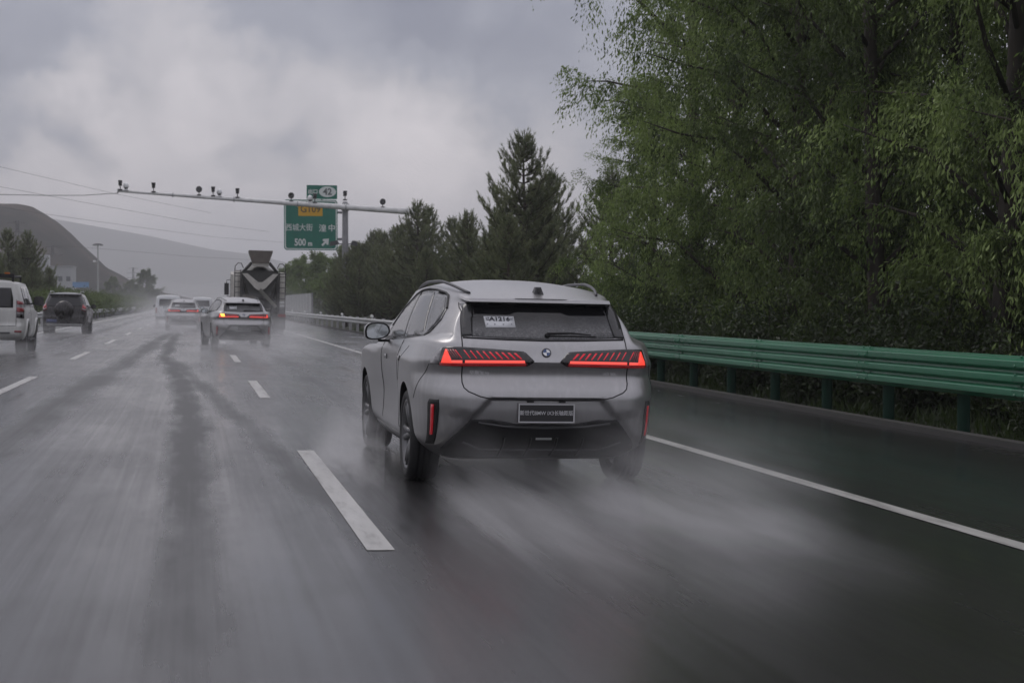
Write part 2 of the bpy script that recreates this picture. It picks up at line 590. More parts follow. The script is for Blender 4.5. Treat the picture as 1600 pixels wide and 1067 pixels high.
# ------------------------------------------------------------------ the ground and the carriageway
ROAD_L, ROAD_R = -8.3, 8.35


def terrain_z(x):
    """cross-section of the land: under the road it follows the fall, beyond it a low verge and a rising bank"""
    if x > ROAD_R - .2:
        a = gz(ROAD_R) - .03
        u = x - ROAD_R
        return a - .10 * min(1, max(0, u) / .8) + .55 * max(0, min(1, (u - 2) / 7))
    if x < ROAD_L + .2:
        return gz(ROAD_L) - .03 - .004 * min(200, (ROAD_L - x))
    return gz(x) - .03


def build_ground():
    xs = [-9000, -4000, -1500, -600, -200, -60, -25, -14, ROAD_L - .1, ROAD_L + .25, 0, ROAD_R - .25, ROAD_R, ROAD_R + .8, ROAD_R + 2, 12, 14, 17.5, 22, 40, 120, 500, 2000, 6000, 9000]
    ys = [-600, -60, 0, 20, 40, 80, 160, 400, 1200, 4000, 9500]
    b = MB()
    b.grid([[(x, y, terrain_z(x)) for x in xs] for y in ys], smooth=False)
    g = b.build("ground", M_GROUND); tag(g, "dark grassy earth beside and beyond the wet motorway", "ground", kind="structure")
    b = MB()
    b.grid([[(x, y, gz(x)) for x in (ROAD_L, -3, 1, 4.8, ROAD_R)] for y in (-60, 0, 10, 30, 80, 200, 600, 1600)], smooth=False)
    r = b.build("road", M_ROAD); tag(r, "wet grey asphalt carriageway with dark tyre tracks", "road", kind="structure")
    # markings: sheets 4 mm above the asphalt
    b = MB()

    def strip(xc, w, y0, y1):
        h = .004
        b.add([(xc - w / 2, y0, gz(xc - w / 2) + h), (xc + w / 2, y0, gz(xc + w / 2) + h),
               (xc + w / 2, y1, gz(xc + w / 2) + h), (xc - w / 2, y1, gz(xc - w / 2) + h)], [(0, 1, 2, 3)])
    for a, e in ((-5.75, .35), (8.75, 14.87), (23.3, 28.6), (37.8, 43.0), (52.2, 57.8), (66.7, 72.2), (81, 87), (96, 102), (111, 117), (126, 132)):
        strip(1.005, .155, a, e)
    for k in range(-2, 12):
        yc = 26.25 + 14.9 * k
        strip(-2.77, .155, yc - 3, yc + 3)
    strip(4.79, .150, -30, 600)
    strip(-6.33, .165, -30, 600)
    tag(b.build("road_markings", M_LINE, fix=False), "worn white lane dashes and solid edge lines on the wet asphalt", "road markings", kind="structure")
    # a low concrete edging along the verge behind the right-hand guard rail
    b = MB()
    b.grid([[(ROAD_R - .02, y, gz(ROAD_R) - .02), (ROAD_R - .02, y, gz(ROAD_R) + .07), (ROAD_R + .13, y, gz(ROAD_R) + .07), (ROAD_R + .13, y, gz(ROAD_R) - .2)] for y in (-30, 0, 20, 60, 200, 600)], smooth=False)
    tag(b.build("kerb", MATS["concrete"], fix=False), "low concrete edging where the shoulder meets the verge", "kerb", kind="structure")


def ray_at_y(px, py, y):
    d = pixdir(px, py)
    t = y / d.y
    return d.x * t, CAM_H + d.z * t


def build_hill(name, prof, yc, depth, m, label, nx=90, ny=26, rough=.05):
    pts = [ray_at_y(px, py, yc) for px, py in prof]
    x0, x1 = pts[0][0], pts[-1][0]

    def ridge(x):
        for (a, h), (c, k) in zip(pts, pts[1:]):
            if a <= x <= c:
                u = (x - a) / (c - a)
                return h + (k - h) * u
        return 0
    r = random.Random(5)
    ph = [(r.uniform(.3, 3), r.uniform(.3, 3), r.uniform(0, 6)) for _ in range(14)]
    rows = []
    for j in range(ny + 1):
        v = -1 + 2 * j / ny
        row = []
        for i in range(nx + 1):
            x = x0 + (x1 - x0) * i / nx
            h = max(0, ridge(x)) * (1 - abs(v) ** 1.6)
            n = sum(math.sin(a * x * 14 / (x1 - x0) * 2 + b_ * v * 5 + c) for a, b_, c in ph) / 14
            h += n * rough * h * (1 - (1 - abs(v)) ** 4)
            row.append((x, yc + v * depth, -3 + h + (3 if h > .5 else 0)))
        rows.append(row)
    b = MB(); b.grid(rows, smooth=True)
    return tag(b.build(name, m, fix=False), label, "hill", kind="structure")


build_ground()
build_hill("hill", [(-900, 470), (-620, 400), (-400, 345), (-200, 330), (-80, 322), (0, 319), (30, 319), (50, 323), (68, 333), (90, 347), (110, 364), (130, 384),
                    (150, 402), (166, 418), (190, 430), (215, 446), (245, 455), (285, 463), (335, 474)], 650, 165, M_HILL,
           "dark hazy hill with a rounded top on the left beyond the road", rough=.09, nx=200, ny=60)
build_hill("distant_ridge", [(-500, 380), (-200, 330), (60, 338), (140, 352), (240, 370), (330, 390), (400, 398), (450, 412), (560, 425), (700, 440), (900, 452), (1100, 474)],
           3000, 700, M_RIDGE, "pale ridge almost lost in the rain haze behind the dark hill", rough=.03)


# ------------------------------------------------------------------ vehicle bodies
def pchip(xs, ys):
    """monotone cubic through the keys: no overshoot, so panels stay taut"""
    n = len(xs)
    h = [xs[i + 1] - xs[i] for i in range(n - 1)]
    d = [(ys[i + 1] - ys[i]) / h[i] for i in range(n - 1)]
    m = [d[0]] + [0.0] * (n - 2) + [d[-1]]
    for i in range(1, n - 1):
        if d[i - 1] * d[i] > 0:
            w1, w2 = 2 * h[i] + h[i - 1], h[i] + 2 * h[i - 1]
            m[i] = (w1 + w2) / (w1 / d[i - 1] + w2 / d[i])

    def f(x):
        if x <= xs[0]: return ys[0]
        if x >= xs[-1]: return ys[-1]
        i = 0
        while x > xs[i + 1]: i += 1
        t = (x - xs[i]) / h[i]
        return ((1 + 2 * t) * (1 - t) ** 2 * ys[i] + t * (1 - t) ** 2 * h[i] * m[i]
                + t * t * (3 - 2 * t) * ys[i + 1] + t * t * (t - 1) * h[i] * m[i + 1])
    return f


def curve(pts):
    return pchip([p[0] for p in pts], [p[1] for p in pts])


def sstep(a, b, x):
    t = max(0, min(1, (x - a) / (b - a)))
    return t * t * (3 - 2 * t)


class Shell:
    """a car body lofted from stacked plan outlines.
    low: (z, y_rear, y_front, half width, corner x, corner y); green: (fraction belt->roof edge, z at the tail, y_rear, y_front, half width, corner x, corner y)"""
    def __init__(self, low, green, belt, edge, top, bow=.05, taper=None, disp_rear=None, disp_side=None, res=1.0, power=2.3):
        self.belt, self.edge, self.top = curve(belt), curve(edge), curve(top)
        n1, n2, n3, n4, n5 = [max(3, int(k * res)) for k in (30, 24, 76, 8, 6)]
        L = [curve([(r[0], r[i]) for r in low]) for i in range(1, 6)]
        z0, z1 = low[0][0], low[-1][0]
        nl = max(8, int((z1 - z0) / .015 * res))
        G = [curve([(k, r[i]) for k, r in enumerate(green)]) for i in range(7)]
        ng = int(max(10, 30 * res))
        rings = []
        tp = taper or (lambda y, f: 0)
        dr = disp_rear or (lambda x, z: 0)
        ds = disp_side or (lambda y, z: 0)

        def outline(yr, yf, w, lx, ly, zf, zr, f, sx=1.0, roof=False):
            ring = []
            lxf, lyf = .28, .40
            ys0, ys1 = yr + ly, yf - lyf
            for i in range(n1):
                ring.append(((w - lx) * i / n1, yr, 0.0, 0.0))
            for i in range(n2):
                a = math.pi / 2 * i / n2
                s, c = math.sin(a), math.cos(a)
                ring.append((w - lx + lx * s ** (2 / power), yr + ly * (1 - c ** (2 / power)), sstep(0, 1, i / n2), sstep(.1, 1, i / n2)))
            for i in range(n3):
                ring.append((w, ys0 + (ys1 - ys0) * i / n3, 1.0, 1.0))
            for i in range(n4):
                a = math.pi / 2 * i / n4
                ring.append((w - lxf + lxf * math.cos(a), ys1 + lyf * math.sin(a), 1.0, 1.0))
            for i in range(n5 + 1):
                ring.append(((w - lxf) * (1 - i / n5), yf, 1.0, 1.0))
            out = []
            for x, y, k, kz in ring:
                y += bow * (x / w) ** 2 * (1 - sstep(.3, 2.0, y - yr))
                wl = max(.05, w - tp(y, f) * sstep(0, .25, k))
                x2 = x * wl / w
                zs = zf(y)
                z = zr + (zs - zr) * kz if zr is not None else zs
                if roof:
                    x2 *= sx
                    e, t = self.edge(y), self.top(y)
                    z = e + (t - e) * (1 - min(1, abs(x2) / wl) ** 2.6)
                else:
                    x2 += ds(y, z) * k
                    y += dr(x2, z) * (1 - k)
                out.append((x2, y, z))
            return out
        for i in range(nl + 1):
            z = z0 + (z1 - z0) * i / nl
            rings.append(outline(L[0](z), L[1](z), L[2](z), L[3](z), L[4](z), lambda y, z=z: z, None, 0))
        last = len(green) - 1
        for i in range(ng + 1):
            k = last * i / ng
            f, zr, yr, yf, w, lx, ly = [g(k) for g in G]
            rings.append(outline(yr, yf, w, lx, ly, lambda y, f=f: self.belt(y) + (self.edge(y) - self.belt(y)) * f, zr, max(0, f)))
        f, zr, yr, yf, w, lx, ly = green[-1]
        for s in (.97, .92, .84, .72, .56, .38, .2, 0):
            rings.append(outline(yr + .012, yf, w, lx, ly, self.edge, None, 1.0, s, True))
        # mirror to full rings
        rows = []
        for r in rings:
            full = list(r) + [(-x, y, z) for x, y, z in reversed(r[1:-1])]
            rows.append(full)
        n = len(rows[0]); h = len(rings[0])
        vs = [p for r in rows for p in r]
        fs = []
        for i in range(len(rows) - 1):
            for k in range(n):
                fs.append((i * n + k, i * n + (k + 1) % n, (i + 1) * n + (k + 1) % n, (i + 1) * n + k))
        for k in range(h - 1):
            a, b = k, k + 1
            c, d = (n - b) % n, (n - a) % n
            fs.append((a, d, c, b) if len({a, b, c, d}) == 4 else tuple(dict.fromkeys((a, d, c, b))))
        bm = bmesh.new()
        bv = [bm.verts.new(p) for p in vs]
        for f in fs:
            if len(set(f)) > 2:
                try:
                    bm.faces.new([bv[i] for i in f])
                except ValueError:
                    pass
        bmesh.ops.remove_doubles(bm, verts=bm.verts, dist=4e-4)
        bmesh.ops.dissolve_degenerate(bm, edges=bm.edges, dist=4e-4)
        bmesh.ops.recalc_face_normals(bm, faces=bm.faces)
        self.bm = bm
        self.bvh = BVHTree.FromBMesh(bm)

    def body(self, name, mats, parent, wheels=(), wr=.40, well=1, wx=.60):
        """link the body, with a wheel housing cut out round every (y, z) of wheels"""
        me = bpy.data.meshes.new(name)
        self.bm.to_mesh(me)
        for mt in mats: me.materials.append(mt)
        for p in me.polygons: p.use_smooth = True
        o = bpy.data.objects.new(name, me)
        COL.objects.link(o)
        if wheels:
            c = MB(); c.mi = well
            for y, z in wheels:
                for s in (-1, 1):
                    prof = [(0.001, wx * s), (wr, wx * s), (wr, .80 * s), (wr, 1.3 * s), (0.001, 1.3 * s)]
                    c.lathe(prof, (0, y, z), 'X', 40)
            co = c.build("cutter", mats)
            md = o.modifiers.new("b", 'BOOLEAN'); md.operation = 'DIFFERENCE'; md.solver = 'EXACT'; md.object = co
            dg = bpy.context.evaluated_depsgraph_get()
            me2 = bpy.data.meshes.new_from_object(o.evaluated_get(dg))
            o.modifiers.clear(); o.data = me2; me2.name = name
            bpy.data.meshes.remove(me)
            bpy.data.objects.remove(co)
        try:
            o.data.set_sharp_from_angle(angle=R(38))
        except Exception:
            pass
        o.parent = parent
        return o

    # ---- projecting outlines on to the body
    def hit(self, view, a, b):
        if view == 'rear':
            p, nn, _, _ = self.bvh.ray_cast(Vector((a, -3, b)), Vector((0, 1, 0)))
        elif view == 'left':
            p, nn, _, _ = self.bvh.ray_cast(Vector((-3, a, b)), Vector((1, 0, 0)))
        elif view == 'right':
            p, nn, _, _ = self.bvh.ray_cast(Vector((3, a, b)), Vector((-1, 0, 0)))
        else:
            p, nn, _, _ = self.bvh.ray_cast(Vector((a, b, 4)), Vector((0, 0, -1)))
        if p is None:
            p, nn, _, _ = self.bvh.find_nearest(Vector((a, .3, b)) if view == 'rear' else (Vector(((-1 if view == 'left' else 1) * .9, a, b)) if view != 'top' else Vector((a, b, 1.5))))
        d = {'rear': Vector((0, -1, 0)), 'left': Vector((-1, 0, 0)), 'right': Vector((1, 0, 0)), 'top': Vector((0, 0, 1))}[view]
        if nn.dot(d) < 0: nn = -nn
        return p, nn

    def drape(self, mb, poly, view='rear', off=.003, thick=.006, step=.03, mirror=False, mi=0):
        """a plate with this outline laid on the body"""
        bd = []
        for (a, b), (c, d) in zip(poly, poly[1:] + poly[:1]):
            n = max(1, int(math.hypot(c - a, d - b) / step + .5))
            bd += [(a + (c - a) * i / n, b + (d - b) * i / n) for i in range(n)]
        nb = len(bd)

        def inside(x, y):
            r = False
            for (a, b), (c, d) in zip(bd, bd[1:] + bd[:1]):
                if (b > y) != (d > y) and x < (c - a) * (y - b) / (d - b) + a:
                    r = not r
            return r
        x0, x1 = min(p[0] for p in bd), max(p[0] for p in bd)
        y0, y1 = min(p[1] for p in bd), max(p[1] for p in bd)
        pts = list(bd)
        nx, ny = int((x1 - x0) / step), int((y1 - y0) / step)
        for i in range(nx + 1):
            for j in range(ny + 1):
                x, y = x0 + (i + .5) * step, y0 + (j + .5) * step
                if inside(x, y) and min((x - p[0]) ** 2 + (y - p[1]) ** 2 for p in bd) > (step * .45) ** 2:
                    pts.append((x, y))
        v2, e2, f2, _, _, _ = delaunay_2d_cdt([Vector(p) for p in pts], [(i, (i + 1) % nb) for i in range(nb)], [list(range(nb))], 1, 1e-6)
        top, bot = [], []
        for p in v2:
            P, N = self.hit(view, p[0], p[1])
            top.append(P + N * off); bot.append(P - N * thick)
        cnt = {}
        for f in f2:
            for i in range(len(f)):
                k = (f[i], f[(i + 1) % len(f)])
                cnt[k] = cnt.get(k, 0) + 1
        rim = [k for k in cnt if (k[1], k[0]) not in cnt]
        n = len(top)
        fs = [tuple(f) for f in f2] + [(b, a, n + a, n + b) for a, b in rim]
        if view in ('rear', 'right'):
            pass
        ctr = f2[0]
        nrm = (top[ctr[1]] - top[ctr[0]]).cross(top[ctr[2]] - top[ctr[0]])
        _, N = self.hit(view, v2[ctr[0]][0], v2[ctr[0]][1])
        if nrm.dot(N) < 0:
            fs = [tuple(reversed(f)) for f in fs]
        o = mb.mi; mb.mi = mi
        mb.add(top + bot, fs[:len(f2)], True)
        mb.add(top + bot, fs[len(f2):], False)
        if mirror:
            fm = [tuple(reversed(f)) for f in fs]
            vm = [(-p.x, p.y, p.z) for p in top + bot]
            mb.add(vm, fm[:len(f2)], True); mb.add(vm, fm[len(f2):], False)
        mb.mi = o
        return mb

    def line(self, mb, pts, view='rear', rad=.004, step=.03, mirror=False, n=6, off=0.0):
        """a thin bead or joint running along the body"""
        out = []
        for (a, b), (c, d) in zip(pts, pts[1:]):
            k = max(1, int(math.hypot(c - a, d - b) / step + .5))
            out += [(a + (c - a) * i / k, b + (d - b) * i / k) for i in range(k)]
        out.append(pts[-1])
        P = []
        for a, b in out:
            p, nn = self.hit(view, a, b)
            P.append(p + nn * off)
        mb.tube(P, rad, n)
        if mirror:
            mb.tube([(-p.x, p.y, p.z) for p in P], rad, n)
        return mb


def mir(o_mb):
    """the collected shapes mirrored to the other side"""
    m = MB()
    m.v = [(-x, y, z) for x, y, z in o_mb.v]
    m.f = [list(reversed(f)) for f in o_mb.f]
    m.m, m.s = list(o_mb.m), list(o_mb.s)
    return m


def make_wheel(parent, x, y, z, rad, width, side, rim_r, spokes=5, alloy="alloy"):
    """a wheel (its tyre is the part's own mesh) with the rim as sub-part; side -1 = left"""
    t = MB()
    h = width / 2
    k = rad - rim_r
    prof = [(rim_r - .01, -h * .80), (rim_r + .25 * k, -h * .98), (rim_r + .6 * k, -h), (rad - .022, -h * .95), (rad - .006, -h * .80), (rad, -h * .55)]
    tread = []
    for g in (-.36, 0, .36):
        tread += [(rad, (g - .08) * h), (rad - .010, (g - .06) * h), (rad - .010, (g + .06) * h), (rad, (g + .08) * h)]
    prof = prof + tread + [(r, -q) for r, q in reversed(prof)]
    t.lathe(prof, (0, 0, 0), 'X', 48)
    w = t.build("wheel", MATS["rubber"], parent, loc=(x, y, z))
    r = MB()
    s = side
    o = h * s
    r.lathe([(rim_r + .012, o * .82), (rim_r + .012, o * .90), (rim_r - .012, o * .90), (rim_r - .030, o * .55), (rim_r - .040, -o * .6)], (0, 0, 0), 'X', 48)
    r.lathe([(.001, o * .62), (.045, o * .62), (.060, o * .55), (.075, o * .35), (.075, 0)], (0, 0, 0), 'X', 24)
    for i in range(spokes):
        for dlt in (-.13, .13):
            a = 2 * math.pi * i / spokes + dlt
            p0 = Vector((o * .48, .055 * math.cos(a), .055 * math.sin(a)))
            a2 = a + dlt * .35
            p1 = Vector((o * .70, (rim_r - .02) * math.cos(a2), (rim_r - .02) * math.sin(a2)))
            r.tube([p0, (p0 + p1) / 2 + Vector((o * .06, 0, 0)), p1], [.030, .024, .026], 6, flat=.75)
    r.build("rim", MATS[alloy], w)
    d = MB()
    d.lathe([(.001, 0), (rim_r * .78, 0), (rim_r * .78, .02 * s), (.001, .02 * s)], (o * .1, 0, 0), 'X', 32)
    d.build("brake_disc", MATS["device_grey"], w)
    return w


def piece(name, m, parent, draw, s=1, fix=True):
    """one part drawn by draw(mesh builder) on the right-hand side; s = -1 mirrors it to the left"""
    b = MB(); draw(b)
    return (b if s > 0 else mir(b)).build(name, m, parent, fix=fix)


# ---- the grey electric SUV that fills the middle of the photograph
def suv_disp_rear(x, z):
    ax = abs(x)
    d = 0.0
    # sunken number-plate field between two slanting edges under the tailgate
    ins = .435 + .285 * (.677 - z) / .313 - ax
    d += .045 * sstep(-.016, .034, ins) * (1 - sstep(.672, .690, z))
    # the outer corners fold inwards below a line that runs to the upright reflectors
    fold = .655 - .16 * (.86 - ax) - z
    d += .030 * sstep(0, .10, fold) * sstep(.40, .62, ax) * (1 - sstep(.005, .03, ins))
    # centre of the roof spoiler dips a little
    if z > 1.385:
        d += .02 * (1 - sstep(.17, .24, ax))
    return d


def suv_disp_side(y, z):
    d = 0.0
    low = sstep(.22, .40, z) * (1 - sstep(.92, 1.08, z))
    for yc, wd, a in ((.98, .66, .044), (3.88, .62, .042)):
        d += a * math.exp(-((y - yc) / wd) ** 4) * low
    mid = math.exp(-((y - 2.45) / .85) ** 4)
    d -= .030 * mid * math.exp(-((z - .62) / .20) ** 2)
    d += .022 * mid * (1 - sstep(.30, .46, z))
    return d


def suv_taper(y, f):
    # the cabin draws in towards the tail
    return .085 * (1 - sstep(.25, 1.75, y)) * min(1, f / .12)


def make_electric_suv():
    low = [(.20, .46, 4.40, .76, .25, .45), (.26, .30, 4.55, .82, .28, .45), (.34, .14, 4.66, .865, .30, .48), (.42, .075, 4.71, .882, .31, .50),
           (.52, .040, 4.74, .890, .32, .52), (.62, .022, 4.75, .895, .33, .55), (.685, .020, 4.75, .900, .33, .56), (.74, .036, 4.75, .903, .33, .56),
           (.80, .072, 4.73, .904, .33, .56), (.855, .096, 4.70, .903, .33, .56), (.91, .080, 4.60, .902, .32, .55), (.955, .054, 4.40, .897, .30, .54),
           (.985, .072, 4.15, .890, .29, .52)]
    green = [(-.10, 1.02, .090, 3.95, .880, .27, .50), (0, 1.085, .122, 3.78, .862, .24, .48), (.06, 1.125, .158, 3.70, .853, .23, .46), (.16, 1.165, .196, 3.60, .838, .21, .44),
             (.40, 1.250, .268, 3.38, .795, .19, .40), (.65, 1.325, .330, 3.18, .738, .17, .36), (.86, 1.382, .376, 3.02, .685, .15, .33), (.93, 1.392, .345, 2.97, .668, .14, .32),
             (.965, 1.394, .286, 2.95, .658, .14, .32), (1.0, 1.420, .300, 2.93, .650, .14, .32)]
    belt = [(0, 1.11), (.3, 1.11), (.9, 1.095), (1.8, 1.07), (2.8, 1.045), (3.8, .99), (4.6, .92)]
    edge = [(0, 1.405), (.30, 1.410), (.7, 1.458), (1.2, 1.498), (1.8, 1.516), (2.4, 1.495), (2.95, 1.440), (3.6, 1.43)]
    top = [(0, 1.412), (.30, 1.424), (.55, 1.472), (1.0, 1.530), (1.5, 1.570), (1.95, 1.590), (2.4, 1.585), (2.93, 1.532), (3.6, 1.5)]
    sh = Shell(low, green, belt, edge, top, bow=.055, taper=suv_taper, disp_rear=suv_disp_rear, disp_side=suv_disp_side)
    t = thing("electric_suv")
    P = MATS
    WY, WZ, WR = (.95, 3.88), .352, .355
    sh.body("body", [M_PAINT, P["black_plastic"]], t, [(WY[0], WZ + .01), (WY[1], WZ + .01)], wr=.402, wx=.58)
    # rear window: fins at its sides, then the glass, both bedded on the tailgate
    for s in (-1, 1):
        piece("window_fin", P["fin_black"], t, lambda b: sh.drape(b, [(.617, 1.137), (.608, 1.25), (.586, 1.372), (.520, 1.384), (.518, 1.30), (.545, 1.143)], off=.010, step=.035), s)
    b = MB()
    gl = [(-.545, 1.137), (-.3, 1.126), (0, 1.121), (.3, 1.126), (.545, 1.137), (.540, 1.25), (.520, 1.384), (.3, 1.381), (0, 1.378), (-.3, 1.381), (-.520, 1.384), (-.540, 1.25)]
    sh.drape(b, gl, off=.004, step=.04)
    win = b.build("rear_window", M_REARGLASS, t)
    b = MB()
    sh.line(b, [(-.612, 1.128), (-.3, 1.117), (0, 1.112), (.3, 1.117), (.612, 1.128)], rad=.0075)
    b.build("window_seal", P["black_plastic"], win)
    b = MB()
    p0, n0 = sh.hit('rear', .02, 1.150); p1, n1 = sh.hit('rear', .20, 1.156); p2, n2 = sh.hit('rear', .36, 1.150)
    b.tube([p0 + n0 * .022, p1 + n1 * .024, p2 + n2 * .014], [.011, .008, .004], 8)
    b.lathe([(.001, -.02), (.018, -.02), (.019, .010), (.014, .020), (.001, .022)], tuple(p0 + Vector((0, -.005, 0))), 'Y', 16)
    q0, m0 = sh.hit('rear', .03, 1.142); q1, m1 = sh.hit('rear', .40, 1.141)
    b.tube([q0 + m0 * .010, q1 + m1 * .010], .005, 6)
    b.build("wiper", P["black_plastic"], t)
    # temporary paper permit behind the glass
    b = MB()
    sh.drape(b, [(-.432, 1.199), (-.208, 1.203), (-.213, 1.286), (-.440, 1.283)], off=.0065, thick=-.005, step=.05)
    pap = b.build("paper_permit", P["paper"], t)
    pc, pn = sh.hit('rear', -.324, 1.26)
    # letters lie in the plane of the glass
    up = (sh.hit('rear', -.324, 1.29)[0] - sh.hit('rear', -.324, 1.22)[0]).normalized()
    rt = (sh.hit('rear', -.24, 1.26)[0] - sh.hit('rear', -.40, 1.26)[0]).normalized()
    nn = rt.cross(up).normalized()
    Mp = Matrix.Identity(4)
    for i in range(3):
        Mp[i][0], Mp[i][1], Mp[i][2] = rt[i], up[i], nn[i]

    def at(px, pz, lift):
        q = sh.hit('rear', px, pz)[0] + nn * lift
        return Matrix.Translation(q) @ Mp
    text_mesh("permit_lettering", "A1216", .052, P["ink"], pap, at(-.322, 1.262, .0085), bold=.0012, sx=1.12)
    text_mesh("permit_lettering", "辽", .030, P["ink"], pap, at(-.412, 1.262, .0085))
    text_mesh("permit_lettering", "试", .030, P["pale_ink"], pap, at(-.232, 1.262, .0085))
    for px, pz in ((-.417, 1.222), (-.362, 1.222), (-.298, 1.222), (-.236, 1.224)):
        q = sh.hit('rear', px, pz)[0] + nn * .008
        piece("permit_mark", P["pale_ink"], pap, lambda b: b.box(q, (.010, .003, .014)))
    # joints of tailgate, doors and bumper
    gate = [(.590, 1.385), (.614, 1.25), (.622, 1.14), (.627, .95), (.627, .80), (.616, .762), (.585, .735), (.50, .700), (.44, .688), (.3, .683), (0, .680)]
    piece("tailgate_joint", P["black_plastic"], t, lambda b: sh.line(b, gate + [(-x, z) for x, z in reversed(gate[:-1])], rad=.0048, step=.02), fix=False)
    for view in ('left', 'right'):
        for y, zt in ((1.62, 1.075), (2.92, 1.03)):
            piece("door_joint", P["black_plastic"], t, lambda b: sh.line(b, [(y, zt), (y + .02, .80), (y - .02, .36)], view, .004), fix=False)
        piece("door_joint", P["black_plastic"], t, lambda b: sh.line(b, [(1.10, 1.04), (1.34, .90), (1.38, .76)], view, .0025), fix=False)
        piece("bumper_joint", P["black_plastic"], t, lambda b: sh.line(b, [(.30, .925), (.42, .80), (.52, .66)], view, .003), fix=False)
    # lamps
    for s in (-1, 1):
        def put(mbx):
            return mbx if s > 0 else mir(mbx)
        b = MB()
        sh.drape(b, [(.098, .957), (.150, .931), (.45, .925), (.772, .922), (.788, .930), (.752, 1.050), (.70, 1.056), (.62, 1.055), (.40, 1.044), (.178, 1.029), (.158, 1.020)], off=.012, step=.022, thick=.01)
        lamp = put(b).build("tail_light", P["lamp_black"], t)
        b = MB()
        sh.drape(b, [(.790, .928), (.846, .930), (.800, 1.010), (.772, 1.040), (.757, 1.046)], off=.010, step=.02, thick=.01)
        put(b).build("clear_lens", P["lamp_clear"], lamp)
        b = MB()
        sh.drape(b, [(.158, .934), (.774, .925), (.778, .946), (.160, .950)], off=.0135, step=.03, thick=.002)
        put(b).build("red_lens", P["lamp_red_dark"], lamp)
        for bar in ([(.168, .953), (.612, .949), (.612, .957), (.172, .961)], [(.630, .948), (.715, .947), (.715, .955), (.630, .957)]):
            piece("light_bar", P["lamp_bar"], lamp, lambda b: sh.drape(b, bar, off=.0155, step=.03, thick=.002), s)
        piece("corner_light", P["lamp_corner"], lamp, lambda b: sh.drape(b, [(.700, .946), (.768, .944), (.737, 1.036), (.729, 1.036)], off=.0165, step=.02, thick=.003), s)
        for k in range(10):
            xb = .190 + .0475 * k + (.014 if k == 9 else 0)
            wd = .020 - .0014 * k
            zt = 1.013 + .0022 * k
            piece("light_blade", P["lamp_red"], lamp, lambda b: sh.drape(b, [(xb, .970), (xb + wd * .62, .970), (xb + .040 + wd, zt), (xb + .040, zt)], off=.0150, step=.05, thick=.002), s)
        for k in range(3):
            xb = .650 + .017 * k
            piece("clear_blade", P["lamp_red_passive"], lamp, lambda b: sh.drape(b, [(xb, .968), (xb + .006, .968), (xb + .046, 1.036), (xb + .036, 1.036)], off=.0150, step=.05, thick=.002), s)
        b = MB()
        sh.drape(b, [(.788, .668), (.842, .668), (.850, .640), (.842, .33), (.790, .33), (.782, .60)], off=.006, step=.03, thick=.02)
        ref = put(b).build("bumper_slot", P["black_plastic"], t)
        b = MB()
        sh.drape(b, [(.812, .632), (.828, .632), (.824, .405), (.810, .405)], off=.012, step=.03, thick=.004)
        put(b).build("reflector", P["reflector_red"], ref)
    # badge
    c, nb = sh.hit('rear', 0, 1.024)
    b = MB()
    q = nb.to_track_quat('Z', 'Y').to_matrix()
    b.mi = 0; b.lathe([(.001, .004), (.027, .004)], n=4)
    b = MB()
    prof = [(.026, .005), (.029, .010), (.035, .008), (.037, .002), (.037, -.004)]
    b.mi = 0; b.lathe(prof, n=32)
    for i in range(4):
        a0 = i * math.pi / 2
        arc = [(0, 0)] + [(.0265 * math.cos(a0 + math.pi / 2 * k / 8), .0265 * math.sin(a0 + math.pi / 2 * k / 8)) for k in range(9)]
        b.mi = 1 if i % 2 == 0 else 2
        b.prism(arc, -.002, .0065)
    M4 = Matrix.Translation(c + nb * .001) @ q.to_4x4()
    # local x must run across the car
    me = b.mesh("emblem", [P["badge_ring"], P["badge_white"], P["badge_blue"]])
    me.transform(M4)
    o = bpy.data.objects.new("emblem", me); COL.objects.link(o); o.parent = t
    # faint model script
    for body, x0, z0, sz in (("华晨宝马", -.50, .872, .034), ("iX3 50L", .490, .872, .030)):
        p, nrm = sh.hit('rear', x0, z0)
        text_mesh("model_script", body, sz, P["silver_print"], t, Matrix.Translation(p + nrm * .006) @ Matrix.Rotation(R(90) - math.atan2(nrm.z, -nrm.y) * -1, 4, 'X'), depth=.0012, sx=1.1)
    # number plate
    b = MB()
    yp = sh.hit('rear', 0, .58)[0].y - .018
    b.mi = 0; b.box((0, yp, .580), (.425, .020, .140))
    for dx, dz, w, h in ((0, .0655, .425, .009), (0, -.0655, .425, .009), (-.208, 0, .009, .122), (.208, 0, .009, .122)):
        b.mi = 1; b.box((dx, yp - .011, .580 + dz), (w, .006, h))
    pl = b.build("number_plate", [P["plate_black"], P["silver_print"]], t)
    text_mesh("plate_lettering", "新世代BMW iX3长轴距版", .038, P["silver_print"], pl, Matrix.Translation((0, yp - .0125, .580)) @ FACE, depth=.001, bold=.0004, sx=.96)
    for x in (-.12, .12):
        p = sh.hit('rear', x, .655)[0]
        piece("plate_lamp", P["black_plastic"], t, lambda b: b.box((x, p.y - .004, .664), (.05, .02, .012)))
    # dark lower bumper
    b = MB()
    dif = [(-.555, .530), (-.40, .530), (-.28, .510), (-.215, .497), (.215, .497), (.28, .510), (.40, .530), (.555, .530), (.705, .364), (.740, .300), (.70, .225), (-.70, .225), (-.740, .300), (-.705, .364)]
    sh.drape(b, dif, off=.008, step=.03, thick=.02)
    d = b.build("rear_diffuser", P["black_plastic"], t)
    for pts in ([(-.50, .505), (-.3, .478), (0, .470), (.3, .478), (.50, .505)], [(-.60, .36), (-.45, .30), (.45, .30), (.60, .36)]):
        piece("diffuser_rib", P["grey_plastic"], d, lambda b: sh.line(b, pts, rad=.010, off=.008), fix=False)
